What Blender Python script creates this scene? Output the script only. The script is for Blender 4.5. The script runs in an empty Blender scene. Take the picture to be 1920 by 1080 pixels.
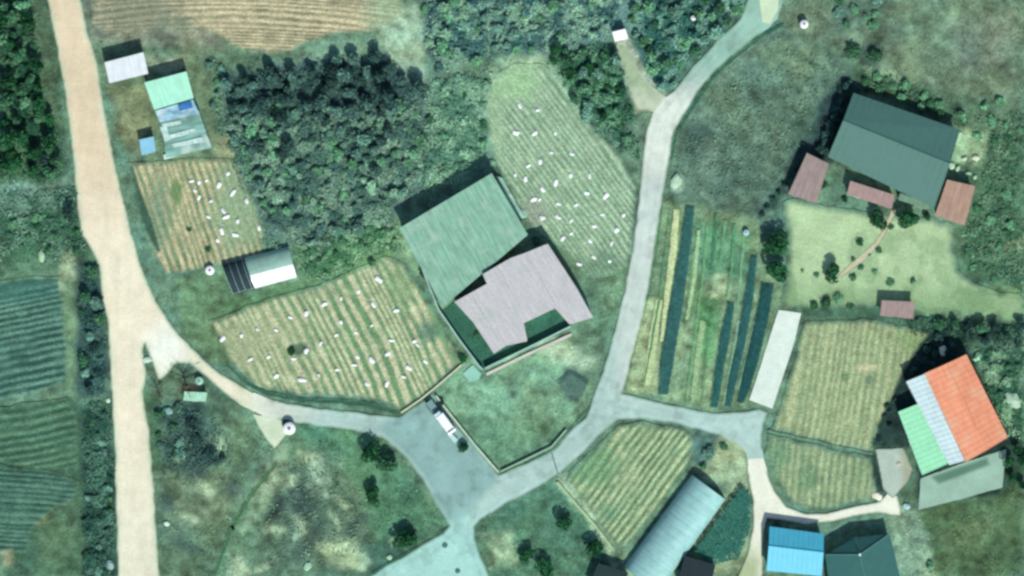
import bpy, bmesh, math, random
import numpy as np
from mathutils import Vector, Matrix
random.seed(7); rng = np.random.default_rng(11)
S = bpy.context.scene; COL = S.collection

# ------------------------------------------------------------------ camera, sky, sun, exposure
H = 800.0                                   # height of the survey aircraft above the ground, metres
cam_d = bpy.data.cameras.new("camera"); cam = bpy.data.objects.new("camera", cam_d); COL.objects.link(cam)
cam.location = (0, 0, H); cam.rotation_euler = (0, 0, 0)
cam_d.sensor_width = 36; cam_d.lens = 36 * H / 192.0
cam_d.clip_start = 1; cam_d.clip_end = 6000
S.camera = cam
SUN_EL = math.radians(46); SUN_AZ = math.atan2(0.30, -0.95)      # azimuth measured from +y (north) towards +x (east)
w = bpy.data.worlds.new("World"); S.world = w; w.use_nodes = True
nt = w.node_tree; bg = nt.nodes["Background"]; sky = nt.nodes.new("ShaderNodeTexSky")
sky.sky_type = 'NISHITA'; sky.sun_disc = False; sky.sun_elevation = SUN_EL; sky.sun_rotation = SUN_AZ
nt.links.new(sky.outputs[0], bg.inputs[0]); bg.inputs[1].default_value = 0.115
sd = bpy.data.lights.new("sun", 'SUN'); sun = bpy.data.objects.new("sun", sd); COL.objects.link(sun)
sd.energy = 4.0; sd.angle = math.radians(0.5); sd.color = (1.0, 0.96, 0.89)
sv = Vector((math.sin(SUN_AZ) * math.cos(SUN_EL), math.cos(SUN_AZ) * math.cos(SUN_EL), math.sin(SUN_EL)))
sun.rotation_euler = sv.to_track_quat('Z', 'Y').to_euler(); sun.location = sv * 300
S.view_settings.view_transform = 'Standard'; S.view_settings.look = 'None'
S.view_settings.exposure = 0.35; S.view_settings.gamma = 1; S.view_settings.use_curve_mapping = False
S.render.engine = 'CYCLES'
S.cycles.pixel_filter_type = 'BLACKMAN_HARRIS'; S.cycles.filter_width = 2.8
KL = np.array([1.45, 1.43, 1.42])            # how bright a white sheet on the ground comes out

# ------------------------------------------------------------------ helpers
def lin(c):
    c = np.asarray(c, float) / 255.0
    return np.where(c <= 0.04045, c / 12.92, ((c + 0.055) / 1.055) ** 2.4)
def alb(c, k=1.0): return np.clip(lin(c) / KL * k, 0.004, 0.86)
def P(px, py, z=0.0):
    f = (1 - z / H)
    return Vector(((px - 960) / 10 * f, (540 - py) / 10 * f, z))
def W2(pts, z=0.0): return [P(x, y, z) for x, y in pts]
def _h(ix, iy, s):
    n = (ix.astype(np.int64) * 374761393 + iy.astype(np.int64) * 668265263 + s * 974634777) & 0x7fffffff
    n = ((n ^ (n >> 13)) * 1274126177) & 0x7fffffff
    return ((n ^ (n >> 16)) & 0xffff) / 65535.0
def vnoise(x, y, s):
    ix = np.floor(x); iy = np.floor(y); fx = x - ix; fy = y - iy
    fx = fx * fx * (3 - 2 * fx); fy = fy * fy * (3 - 2 * fy)
    a = _h(ix, iy, s); b = _h(ix + 1, iy, s); c = _h(ix, iy + 1, s); d = _h(ix + 1, iy + 1, s)
    return (a * (1 - fx) + b * fx) * (1 - fy) + (c * (1 - fx) + d * fx) * fy
def fbm(x, y, sc, s, o=3):
    t = 0; a = 1; n = 0
    for i in range(o):
        t = t + a * vnoise(x / sc + 17.3 * i, y / sc - 9.1 * i, s + i); n += a; a *= 0.55; sc /= 2.1
    return t / n
def sstep(e0, e1, v):
    t = np.clip((v - e0) / (e1 - e0 + 1e-9), 0, 1); return t * t * (3 - 2 * t)
def inside(poly, x, y):
    r = np.zeros(x.shape, bool); n = len(poly)
    for i in range(n):
        x0, y0 = poly[i]; x1, y1 = poly[(i + 1) % n]
        if y0 == y1: continue
        r ^= ((y0 > y) != (y1 > y)) & (x < (x1 - x0) * (y - y0) / (y1 - y0) + x0)
    return r
def nearest(poly, x, y):
    best = np.full(x.shape, 1e18); bx = x.copy(); by = y.copy(); n = len(poly)
    for i in range(n):
        x0, y0 = poly[i]; x1, y1 = poly[(i + 1) % n]; dx = x1 - x0; dy = y1 - y0
        t = np.clip(((x - x0) * dx + (y - y0) * dy) / (dx * dx + dy * dy + 1e-12), 0, 1)
        qx = x0 + t * dx; qy = y0 + t * dy; d = (x - qx) ** 2 + (y - qy) ** 2
        m = d < best; best = np.where(m, d, best); bx = np.where(m, qx, bx); by = np.where(m, qy, by)
    return np.sqrt(best), bx, by
def sdist(poly, x, y):
    d, _, _ = nearest(poly, x, y); return np.where(inside(poly, x, y), d, -d)
def smooth_poly(pts, it=2):
    p = [tuple(map(float, q)) for q in pts]
    for _ in range(it):
        q = []
        for i in range(len(p)):
            a = p[i]; b = p[(i + 1) % len(p)]
            q += [(a[0] * .75 + b[0] * .25, a[1] * .75 + b[1] * .25), (a[0] * .25 + b[0] * .75, a[1] * .25 + b[1] * .75)]
        p = q
    return p
def strip(line, wd):
    """a polygon of width wd (px) round a px polyline"""
    L = []; R = []
    n = len(line)
    for i, (x, y) in enumerate(line):
        a = line[max(0, i - 1)]; b = line[min(n - 1, i + 1)]
        dx = b[0] - a[0]; dy = b[1] - a[1]; l = math.hypot(dx, dy)
        ww = wd[i] if isinstance(wd, (list, tuple)) else wd
        L.append((x - dy / l * ww / 2, y + dx / l * ww / 2)); R.append((x + dy / l * ww / 2, y - dx / l * ww / 2))
    return L + R[::-1]

def tag(o, label=None, cat=None, group=None, kind=None):
    if label: o['label'] = label
    if cat: o['category'] = cat
    if group: o['group'] = group
    if kind: o['kind'] = kind
    return o
def link(name, me, mat=None, parent=None, loc=None):
    o = bpy.data.objects.new(name, me); COL.objects.link(o)
    if mat is not None and me is not None: me.materials.append(mat)
    if parent is not None: o.parent = parent
    if loc is not None: o.location = loc
    return o
def empty(name, loc=(0, 0, 0), rz=0):
    o = bpy.data.objects.new(name, None); COL.objects.link(o); o.location = loc; o.rotation_euler = (0, 0, rz)
    o.empty_display_size = .5; return o
def mesh_np(name, V, F, C=None):
    """V (n,3); F (m,4) or (m,3) ints; C (n,3) linear colours"""
    me = bpy.data.meshes.new(name); V = np.asarray(V, np.float32); F = np.asarray(F, np.int32); k = F.shape[1]
    me.vertices.add(len(V)); me.vertices.foreach_set('co', V.ravel())
    me.loops.add(F.size); me.loops.foreach_set('vertex_index', F.ravel())
    me.polygons.add(len(F)); me.polygons.foreach_set('loop_start', np.arange(0, F.size, k, dtype=np.int32))
    me.polygons.foreach_set('loop_total', np.full(len(F), k, np.int32))
    me.update(calc_edges=True)
    if C is not None:
        a = me.color_attributes.new('Col', 'FLOAT_COLOR', 'POINT')
        a.data.foreach_set('color', np.hstack([C, np.ones((len(C), 1))]).astype(np.float32).ravel())
    return me

# ------------------------------------------------------------------ materials
def mat_new(name):
    m = bpy.data.materials.new(name); m.use_nodes = True
    return m, m.node_tree, m.node_tree.nodes["Principled BSDF"]
def mat_attr(name, rough=0.95, n1=3.0, a1=0.35, n2=0.5, a2=0.4, bump=0.5, bd=0.25, tint=1.0):
    """colour from the sheet's own Col attribute, broken up by two noises"""
    m, t, b = mat_new(name); N = t.nodes; L = t.links
    at = N.new("ShaderNodeAttribute"); at.attribute_name = 'Col'
    g = N.new("ShaderNodeNewGeometry")
    def noise(size, det, lo, hi, src):
        n = N.new("ShaderNodeTexNoise"); n.inputs['Scale'].default_value = 1.0 / size; n.inputs['Detail'].default_value = det
        L.new(g.outputs['Position'], n.inputs['Vector'])
        r = N.new("ShaderNodeMapRange"); r.inputs[1].default_value = 0.3; r.inputs[2].default_value = 0.7
        r.inputs[3].default_value = lo; r.inputs[4].default_value = hi; L.new(n.outputs[0], r.inputs[0])
        mx = N.new("ShaderNodeVectorMath"); mx.operation = 'SCALE'
        L.new(src, mx.inputs[0]); L.new(r.outputs[0], mx.inputs['Scale']); return mx.outputs[0], n
    c, _ = noise(n1, 3, 1 - a1 * .9, 1 + a1 * .9, at.outputs['Color'])
    c, nn = noise(n2, 4, 1 - a2, 1 + a2, c)
    L.new(c, b.inputs['Base Color']); b.inputs['Roughness'].default_value = rough
    b.inputs['Specular IOR Level'].default_value = 0.15
    if bump:
        bp = N.new("ShaderNodeBump"); bp.inputs['Strength'].default_value = bump; bp.inputs['Distance'].default_value = bd
        L.new(nn.outputs[0], bp.inputs['Height']); L.new(bp.outputs[0], b.inputs['Normal'])
    return m
def mat_plain(name, rgb, rough=0.7, var=0.12, size=1.5, stripe=None, spec=0.3, metal=0, bump=0.0, raw=False, objrand=0.0, stain=None, trans=0.0):
    """painted / weathered surface: rgb is the sunlit picture colour (or raw albedo), with noise wear; stripe=(angle, period, amount) in world metres"""
    m, t, b = mat_new(name); N = t.nodes; L = t.links
    a = np.array(rgb) if raw else alb(rgb)
    g = N.new("ShaderNodeNewGeometry"); n = N.new("ShaderNodeTexNoise"); n.inputs['Scale'].default_value = 1 / size; n.inputs['Detail'].default_value = 5
    L.new(g.outputs['Position'], n.inputs['Vector'])
    r = N.new("ShaderNodeMapRange"); r.inputs[1].default_value = .3; r.inputs[2].default_value = .7
    r.inputs[3].default_value = 1 - var; r.inputs[4].default_value = 1 + var; L.new(n.outputs[0], r.inputs[0])
    f = r.outputs[0]
    def mul(x, y):
        q = N.new("ShaderNodeMath"); q.operation = 'MULTIPLY'; L.new(x, q.inputs[0]); L.new(y, q.inputs[1]); return q.outputs[0]
    if stripe:
        ang, per, am = stripe
        mp = N.new("ShaderNodeMapping"); mp.inputs['Rotation'].default_value = (0, 0, -ang); L.new(g.outputs['Position'], mp.inputs[0])
        mp2 = N.new("ShaderNodeMapping"); mp2.inputs['Scale'].default_value = (1 / (per * 9), 1 / per, 0.0); L.new(mp.outputs[0], mp2.inputs[0])
        n2 = N.new("ShaderNodeTexNoise"); n2.inputs['Scale'].default_value = 1; n2.inputs['Detail'].default_value = 3; L.new(mp2.outputs[0], n2.inputs['Vector'])
        r2 = N.new("ShaderNodeMapRange"); r2.inputs[1].default_value = .35; r2.inputs[2].default_value = .65
        r2.inputs[3].default_value = 1 - am; r2.inputs[4].default_value = 1 + am; L.new(n2.outputs[0], r2.inputs[0]); f = mul(f, r2.outputs[0])
    if objrand:
        oi = N.new("ShaderNodeObjectInfo"); r3 = N.new("ShaderNodeMapRange"); r3.inputs[3].default_value = 1 - objrand; r3.inputs[4].default_value = 1 + objrand
        L.new(oi.outputs['Random'], r3.inputs[0]); f = mul(f, r3.outputs[0])
    v = N.new("ShaderNodeVectorMath"); v.operation = 'SCALE'; v.inputs[0].default_value = tuple(a); L.new(f, v.inputs['Scale'])
    out = v.outputs[0]
    if stain is not None:
        n4 = N.new("ShaderNodeTexNoise"); n4.inputs['Scale'].default_value = 0.35; n4.inputs['Detail'].default_value = 6; L.new(g.outputs['Position'], n4.inputs['Vector'])
        r4 = N.new("ShaderNodeMapRange"); r4.inputs[1].default_value = .52; r4.inputs[2].default_value = .68; r4.inputs[4].default_value = stain[1]; L.new(n4.outputs[0], r4.inputs[0])
        mx = N.new("ShaderNodeMix"); mx.data_type = 'RGBA'; L.new(r4.outputs[0], mx.inputs[0]); L.new(out, mx.inputs[6])
        mx.inputs[7].default_value = (*alb(stain[0]), 1); out = mx.outputs[2]
    L.new(out, b.inputs['Base Color'])
    b.inputs['Roughness'].default_value = rough; b.inputs['Specular IOR Level'].default_value = spec; b.inputs['Metallic'].default_value = metal
    if trans: b.inputs['Transmission Weight'].default_value = trans
    if bump:
        bp = N.new("ShaderNodeBump"); bp.inputs['Strength'].default_value = bump; bp.inputs['Distance'].default_value = 0.1
        L.new(n.outputs[0], bp.inputs['Height']); L.new(bp.outputs[0], b.inputs['Normal'])
    return m
def mat_leaf(name, rgb, k=1.0, var=0.3):
    m, t, b = mat_new(name); N = t.nodes; L = t.links
    a = alb(rgb, k)
    oi = N.new("ShaderNodeObjectInfo"); r3 = N.new("ShaderNodeMapRange"); r3.inputs[3].default_value = 1 - var; r3.inputs[4].default_value = 1 + var
    L.new(oi.outputs['Random'], r3.inputs[0])
    at = N.new("ShaderNodeAttribute"); at.attribute_name = 'Col'
    q = N.new("ShaderNodeVectorMath"); q.operation = 'SCALE'; L.new(at.outputs['Color'], q.inputs[0]); L.new(r3.outputs[0], q.inputs['Scale'])
    q2 = N.new("ShaderNodeVectorMath"); q2.operation = 'MULTIPLY'; L.new(q.outputs[0], q2.inputs[0]); q2.inputs[1].default_value = tuple(a)
    L.new(q2.outputs[0], b.inputs['Base Color']); b.inputs['Roughness'].default_value = 0.85; b.inputs['Specular IOR Level'].default_value = 0.1
    return m

# ------------------------------------------------------------------ what grows or lies where: ground cover colours in picture pixels
G = [  # (points or ellipse, colour, softness px, alpha)
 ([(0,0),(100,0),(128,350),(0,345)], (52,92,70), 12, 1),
 ([(45,0),(95,0),(112,240),(60,180)], (92,130,98), 14, .8),
 ([(0,338),(125,330),(140,400),(60,410),(0,400)], (108,152,128), 12, .9),
 ([(60,290),(110,280),(105,330),(60,335)], (45,75,68), 8, .9),
 ([(0,395),(160,395),(175,480),(120,500),(0,520)], (62,112,82), 14, 1),
 ([(112,350),(150,350),(150,420),(112,420)], (40,78,62), 8, .8),
 ([(112,470),(145,470),(140,560),(105,540)], (150,182,140), 6, .9),
 ([(0,500),(60,480),(110,470),(115,490),(0,540)], (90,140,110), 8, .6),
 ([(118,530),(140,530),(150,760),(122,720)], (105,148,108), 7, .9),
 ([(140,485),(185,490),(205,640),(205,740),(150,740),(140,600)], (55,92,86), 9, 1),
 ([(0,760),(212,745),(220,1080),(0,1080)], (66,110,82), 12, 1),
 ([(55,905),(105,905),(100,980),(60,980)], (125,150,105), 9, .9),
 ([(100,900),(145,890),(155,1000),(110,1060),(60,1060)], (82,122,88), 14, .8),
 ([(150,760),(212,760),(216,1080),(158,1080)], (46,86,72), 8, 1),
 ([(0,1010),(25,1010),(25,1060),(0,1060)], (150,155,115), 8, .8),
 ([(150,0),(290,0),(420,60),(420,130),(300,110),(190,80),(170,60)], (130,140,115), 14, .9),
 ([(170,80),(420,90),(470,320),(240,310),(215,200)], (104,138,104), 16, 1),
 ([(205,165),(285,160),(290,240),(250,300),(225,260)], (128,142,98), 14, .8),
 ([(265,110),(345,110),(340,135),(270,130)], (165,180,140), 5, .6),
 ([(390,110),(480,90),(480,330),(440,320),(400,250)], (92,138,108), 16, .8),
 ([(385,240),(450,260),(480,300),(400,300)], (155,170,120), 8, .7),
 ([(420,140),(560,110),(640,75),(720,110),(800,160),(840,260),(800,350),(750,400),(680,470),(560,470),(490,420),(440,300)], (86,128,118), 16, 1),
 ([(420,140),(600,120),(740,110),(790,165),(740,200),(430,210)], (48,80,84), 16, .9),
 ([(540,110),(600,78),(700,66),(720,110),(640,125)], (110,155,125), 12, .9),
 ([(700,40),(770,0),(800,60),(810,160),(760,150),(720,100)], (148,186,150), 14, 1),
 ([(790,0),(1180,0),(1160,60),(1090,110),(960,120),(880,110),(815,140),(795,60)], (96,142,132), 14, 1),
 ([(790,0),(830,0),(840,120),(810,140)], (48,86,92), 10, .9),
 ([(800,110),(960,100),(920,200),(930,330),(850,330),(800,200)], (108,158,130), 18, 1),
 ([(960,105),(1060,110),(1090,170),(1060,190),(920,190),(900,150)], (150,192,148), 16, .9),
 ([(1030,90),(1150,80),(1190,210),(1180,260),(1110,230),(1060,160)], (64,112,90), 12, 1),
 ([(1130,230),(1215,220),(1205,330),(1160,290)], (98,138,115), 12, .8),
 ([(1170,0),(1400,0),(1330,90),(1250,180),(1200,130)], (66,118,106), 12, 1),
 ([(1160,0),(1260,0),(1230,70),(1180,60)], (110,165,155), 12, .7),
 ([(1290,0),(1390,0),(1370,40),(1320,45)], (150,205,178), 10, .8),
 ([(1148,60),(1175,62),(1215,150),(1262,190),(1235,215),(1190,205),(1165,130)], (176,190,158), 7, 1),
 ([(1440,0),(1920,0),(1920,260),(1700,150),(1600,110),(1470,60)], (104,134,104), 18, 1),
 ([(1560,0),(1660,0),(1650,60),(1570,60)], (68,108,92), 14, .6),
 ([(1670,20),(1800,10),(1800,110),(1700,90)], (124,160,116), 22, .5),
 ([(1780,40),(1900,30),(1880,120),(1800,130)], (110,130,110), 22, .6),
 ([(1600,40),(1640,100),(1720,160),(1790,210),(1770,220),(1680,170),(1600,110)], (128,165,128), 8, .7),
 ([(1720,170),(1920,190),(1920,310),(1830,300),(1790,225)], (84,122,88), 16, .8),
 ([(1445,50),(1600,122),(1555,180),(1510,280),(1420,415),(1250,362),(1282,240),(1340,145)], (92,130,108), 8, 1),
 ([(1460,80),(1520,80),(1560,130),(1500,150)], (120,158,118), 20, .6),
 ([(1300,270),(1340,260),(1370,330),(1320,330)], (118,155,128), 18, .6),
 ([(1258,330),(1275,328),(1280,355),(1262,358)], (170,205,175), 5, .8),
 ([(1600,85),(1655,85),(1650,130),(1610,120)], (56,92,80), 8, .8),
 ([(1605,125),(1740,170),(1800,225),(1790,240),(1600,165)], (62,98,72), 8, 1),
 ([(1590,135),(1615,170),(1560,305),(1490,300),(1530,200)], (48,78,76), 6, 1),
 ([(1495,285),(1560,300),(1540,330),(1470,370),(1420,420),(1430,390)], (50,84,74), 7, .8),
 ([(1785,235),(1850,245),(1845,310),(1785,305)], (148,190,142), 8, 1),
 ([(1815,310),(1920,300),(1920,560),(1800,510),(1790,430)], (74,120,88), 14, 1),
 ([(1640,520),(1920,540),(1920,630),(1720,600),(1640,600)], (112,155,108), 12, .9),
 ([(1500,555),(1650,575),(1760,600),(1920,600),(1920,650),(1740,640),(1690,605),(1500,595)], (66,110,85), 8, 1),
 ([(1740,610),(1920,610),(1920,655),(1760,650)], (40,70,62), 8, .9),
 ([(1690,620),(1840,610),(1900,840),(1880,930),(1640,930),(1635,830)], (34,62,56), 8, 1),
 ([(1815,640),(1920,640),(1920,800),(1885,800)], (88,136,108), 10, 1),
 ([(1885,800),(1920,800),(1920,930),(1880,930)], (50,88,66), 8, 1),
 ([(1680,960),(1730,955),(1920,915),(1920,1080),(1700,1080)], (78,114,74), 12, 1),
 ([(1665,930),(1720,960),(1760,1080),(1690,1080),(1672,1000)], (130,172,138), 9, 1),
 ([(280,690),(340,680),(450,760),(500,840),(430,960),(400,1080),(290,1080),(275,800)], (92,130,98), 12, 1),
 ([(275,740),(300,740),(310,880),(285,880)], (60,110,72), 8, .8),
 ([(290,760),(370,740),(420,850),(380,900),(300,880)], (64,102,92), 16, .9),
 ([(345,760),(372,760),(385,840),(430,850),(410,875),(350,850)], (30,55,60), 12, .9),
 ([(385,810),(425,830),(430,850),(400,845)], (140,180,140), 8, .6),
 ([(300,900),(420,890),(440,960),(330,1000)], (118,148,115), 22, .6),
 ([(450,770),(700,800),(850,1000),(700,1080),(400,1080),(440,960),(520,860)], (100,146,112), 10, 1),
 ([(530,860),(620,870),(700,960),(720,1060),(460,1080),(500,960)], (86,122,98), 20, .8),
 ([(530,770),(660,795),(720,830),(780,900),(838,985),(720,1060),(680,930),(640,860),(560,820)], (74,132,98), 12, .9),
 ([(505,830),(530,830),(545,870),(480,980),(450,1000)], (135,170,128), 10, .6),
 ([(600,1035),(720,1020),(840,990),(700,1080),(610,1080)], (54,98,82), 12, .8),
 ([(570,850),(600,850),(625,910),(590,930)], (160,195,150), 14, .6),
 ([(590,1010),(670,1010),(680,1050),(620,1060)], (160,195,150), 14, .6),
 ([(895,985),(930,960),(1040,895),(1110,980),(1180,1080),(905,1080)], (78,134,104), 8, 1),
 ([(905,1000),(955,1000),(965,1050),(920,1060)], (150,188,142), 14, .9),
 ([(1040,900),(1062,890),(1150,1020),(1180,1070),(1150,1070),(1110,980)], (158,192,150), 5, 1),
 ([(1150,1020),(1200,1050),(1260,1080),(1150,1080)], (125,165,125), 8, .9),
 ([(820,740),(870,690),(1070,625),(1115,640),(1105,740),(1040,840),(935,885)], (112,164,126), 6, 1),
 ([(1000,640),(1100,620),(1130,660),(1100,700),(1040,680)], (165,202,162), 12, .9),
 ([(1060,690),(1105,700),(1085,750),(1045,715)], (72,108,92), 9, .9),
 ([(860,790),(1060,790),(1000,860),(935,878)], (92,146,108), 20, .7),
 ([(560,440),(720,440),(770,500),(600,530),(540,500)], (108,160,118), 16, .9),
 ([(395,470),(560,460),(600,530),(470,570),(400,590),(350,530)], (100,148,110), 12, 1),
 ([(330,520),(420,510),(440,680),(400,680),(345,620)], (98,142,100), 8, 1),
 ([(420,565),(560,530),(740,460),(745,475),(560,545),(430,590)], (92,142,92), 7, .9),
 ([(715,430),(750,420),(830,570),(905,700),(870,700),(790,520)], (118,165,125), 8, .9),
 ([(930,320),(985,430),(1050,460),(1130,610),(1160,600),(1185,500),(1100,500)], (98,142,108), 10, 1),
 ([(1080,600),(1150,590),(1130,680),(1060,650)], (92,138,104), 12, .8),
 ([(1238,365),(1420,420),(1480,575),(1400,770),(1168,735)], (112,152,112), 6, 1),
 ([(1300,410),(1410,440),(1400,520),(1300,520)], (84,150,108), 14, .8),
 ([(1190,560),(1240,560),(1235,740),(1172,733)], (165,192,138), 8, .8),
 ([(1265,600),(1345,640),(1335,765),(1245,750)], (140,182,134), 16, .9),
 ([(1305,560),(1345,560),(1340,680),(1300,670)], (76,152,92), 14, .8),
 ([(1340,510),(1368,510),(1362,562),(1338,560)], (178,212,158), 7, .9),
 ([(1300,800),(1400,830),(1410,920),(1380,930),(1300,880)], (150,178,132), 8, 1),
 ([(1300,800),(1350,812),(1330,860),(1300,880)], (70,120,108), 8, .9),
 ([(1320,930),(1410,930),(1405,1080),(1300,1080)], (140,172,130), 10, .9),
 ([(1640,840),(1720,840),(1730,960),(1665,950)], (84,124,96), 6, .9),
 ([(505,865),(530,845),(520,900),(495,935),(488,920)], (158,190,146), 7, .8),
 ([(560,840),(600,850),(605,880),(575,885)], (156,190,148), 8, .75),
 ([(585,890),(612,900),(620,930),(598,935)], (158,196,154), 7, .75),
 ([(530,890),(560,885),(555,905),(528,915)], (158,190,146), 6, .7),
 ([(545,960),(560,965),(572,1010),(552,1015)], (146,192,160), 5, .75),
 ([(490,985),(530,985),(535,1002),(500,1008)], (146,190,150), 6, .7),
 ([(595,1018),(650,1015),(665,1035),(610,1040)], (158,196,150), 6, .8),
 ([(640,1030),(690,1035),(680,1070),(640,1060)], (164,200,150), 7, .7),
 ([(430,1040),(450,1045),(470,1080),(425,1080)], (156,192,150), 6, .7),
 ([(560,930),(600,940),(620,1000),(540,1000)], (74,106,92), 12, .6),
 ([(520,925),(550,915),(540,955),(505,980)], (78,104,96), 10, .6),
 ([(1040,705),(1068,690),(1108,712),(1090,748),(1068,745)], (70,104,92), 5, .95),
 ([(1300,1000),(1410,930),(1400,1060)], (130,165,128), 9, .5),
 ([(820,200),(900,190),(905,240),(840,250)], (128,178,144), 14, .7),
 ([(840,290),(920,270),(925,300),(860,330)], (118,168,134), 12, .7),
 ([(1500,200),(1540,190),(1520,260),(1480,280)], (70,112,92), 16, .6),
 ([(1290,240),(1330,230),(1320,290),(1280,300)], (76,112,100), 14, .7),
 ([(1350,300),(1420,310),(1430,360),(1370,350)], (74,112,96), 14, .6),
 ([(1340,180),(1400,160),(1420,210),(1360,220)], (102,142,114), 14, .7),
 ([(1420,90),(1450,80),(1470,120),(1430,140)], (106,148,112), 12, .7),
 ([(1830,60),(1900,20),(1920,60),(1860,110)], (126,150,122), 16, .5),
 ([(1860,360),(1905,372),(1900,385),(1850,372)], (112,150,120), 5, .7),
 ([(1880,450),(1920,440),(1920,475),(1890,470)], (150,182,130), 6, .8),
 ([(1868,455),(1876,455),(1866,500),(1858,498)], (128,172,132), 4, .8),
 ([(1760,1000),(1860,960),(1880,1000),(1780,1040)], (104,132,88), 16, .5),
 ([(1850,1000),(1910,990),(1915,1040),(1860,1050)], (64,98,64), 14, .6),
]
SM_STREAKS = [(520,870,506,925,12),(575,856,600,862,22),(600,905,612,935,18),(538,895,556,900,22),(556,965,566,1005,12),(500,990,528,1000,14),(600,1022,655,1026,14),(650,1040,690,1060,24),(590,880,622,905,8),(630,930,650,950,10),(440,1050,455,1075,22),(480,1070,500,1060,12),(735,1020,760,1012,12),(620,960,640,990,9),(330,860,345,830,10),(404,815,416,842,18),(372,905,400,930,18),(340,960,362,985,16)]
G += [(strip([(a, b), (c, e)], w), (164, 200, 156), 6, .85) for a, b, c, e, w in SM_STREAKS]
G += [(strip([(a, b), (c, e)], w), (64, 92, 84), 9, .75) for a, b, c, e, w in [(555,905,575,960,40),(600,990,560,1040,30),(530,940,510,975,26),(690,960,650,1000,20),(430,900,440,930,30),(330,1010,370,1040,26),(310,930,320,960,22),(355,880,390,888,24)]]
G_BASE = (94, 138, 110)
def ground_rgb(px, py, mott=1.0):
    """linear albedo of the ground cover at picture pixel coordinates"""
    n1 = fbm(px, py, 34, 5) - .5; n2 = fbm(px, py, 34, 9) - .5
    wx = px + n1 * 22; wy = py + n2 * 22
    c = np.tile(alb(G_BASE), (len(px), 1))
    for poly, col, soft, al in G:
        xs = [p[0] for p in poly]; ys = [p[1] for p in poly]
        m = (wx > min(xs) - soft) & (wx < max(xs) + soft) & (wy > min(ys) - soft) & (wy < max(ys) + soft)
        if not m.any(): continue
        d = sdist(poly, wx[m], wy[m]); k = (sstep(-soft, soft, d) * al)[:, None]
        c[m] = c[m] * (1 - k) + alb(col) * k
    # patchy growth: strong at about a metre, weaker at several metres
    sx = px * .82 + py * .57; sy = (-px * .57 + py * .82) * 1.5
    f = 1.08 + mott * ((fbm(px, py, 46, 21, 2) - .5) * .7 + (fbm(sx, sy, 17, 33, 2) - .5) * 1.25 + (fbm(px, py, 7, 35, 2) - .5) * .55)
    f = np.maximum(f, .35)
    warm = (fbm(px, py, 50, 47, 2) - .5) * .28 * mott
    c = c * f[:, None]; c[:, 0] *= 1 + warm; c[:, 2] *= 1 - warm
    g = c @ np.array([.3, .6, .1]); c = c * .86 + g[:, None] * np.array([.145, .135, .12])   # dry stalks and bare soil between the green
    return np.clip(c * .92, 0.006, 0.8)

# ------------------------------------------------------------------ the ground: one sheet out to the horizon
def axis(a, b, step, far):
    inner = np.arange(a, b + step / 2, step); out = [far, far * .55, far * .3, far * .17]
    o = np.array([v for v in out if v > b + 3]); near = np.arange(b + 4, 160, 6.0) if b < 150 else np.array([])
    hi = np.unique(np.concatenate([near, o]))
    return np.concatenate([-hi[::-1], inner, hi])
ax = axis(-101, 101, .5, 2600); ay = axis(-60, 60, .5, 2600)
X, Y = np.meshgrid(ax, ay); nx = len(ax); ny = len(ay)
px = X.ravel() * 10 + 960; py = 540 - Y.ravel() * 10
idx = np.arange(nx * ny).reshape(ny, nx)
F = np.stack([idx[:-1, :-1], idx[:-1, 1:], idx[1:, 1:], idx[1:, :-1]], -1).reshape(-1, 4)
Z = -0.03 - 0.22 * fbm(px, py, 20, 71, 3)
M_ground = mat_attr("ground_cover", n1=1.6, a1=.16, n2=.4, a2=.24, bump=.45, bd=.25)
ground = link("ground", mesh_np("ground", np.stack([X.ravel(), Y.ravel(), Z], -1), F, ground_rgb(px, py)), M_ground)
tag(ground, 'uneven green ground of rough grass and weeds under the whole village', kind='structure')

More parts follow.
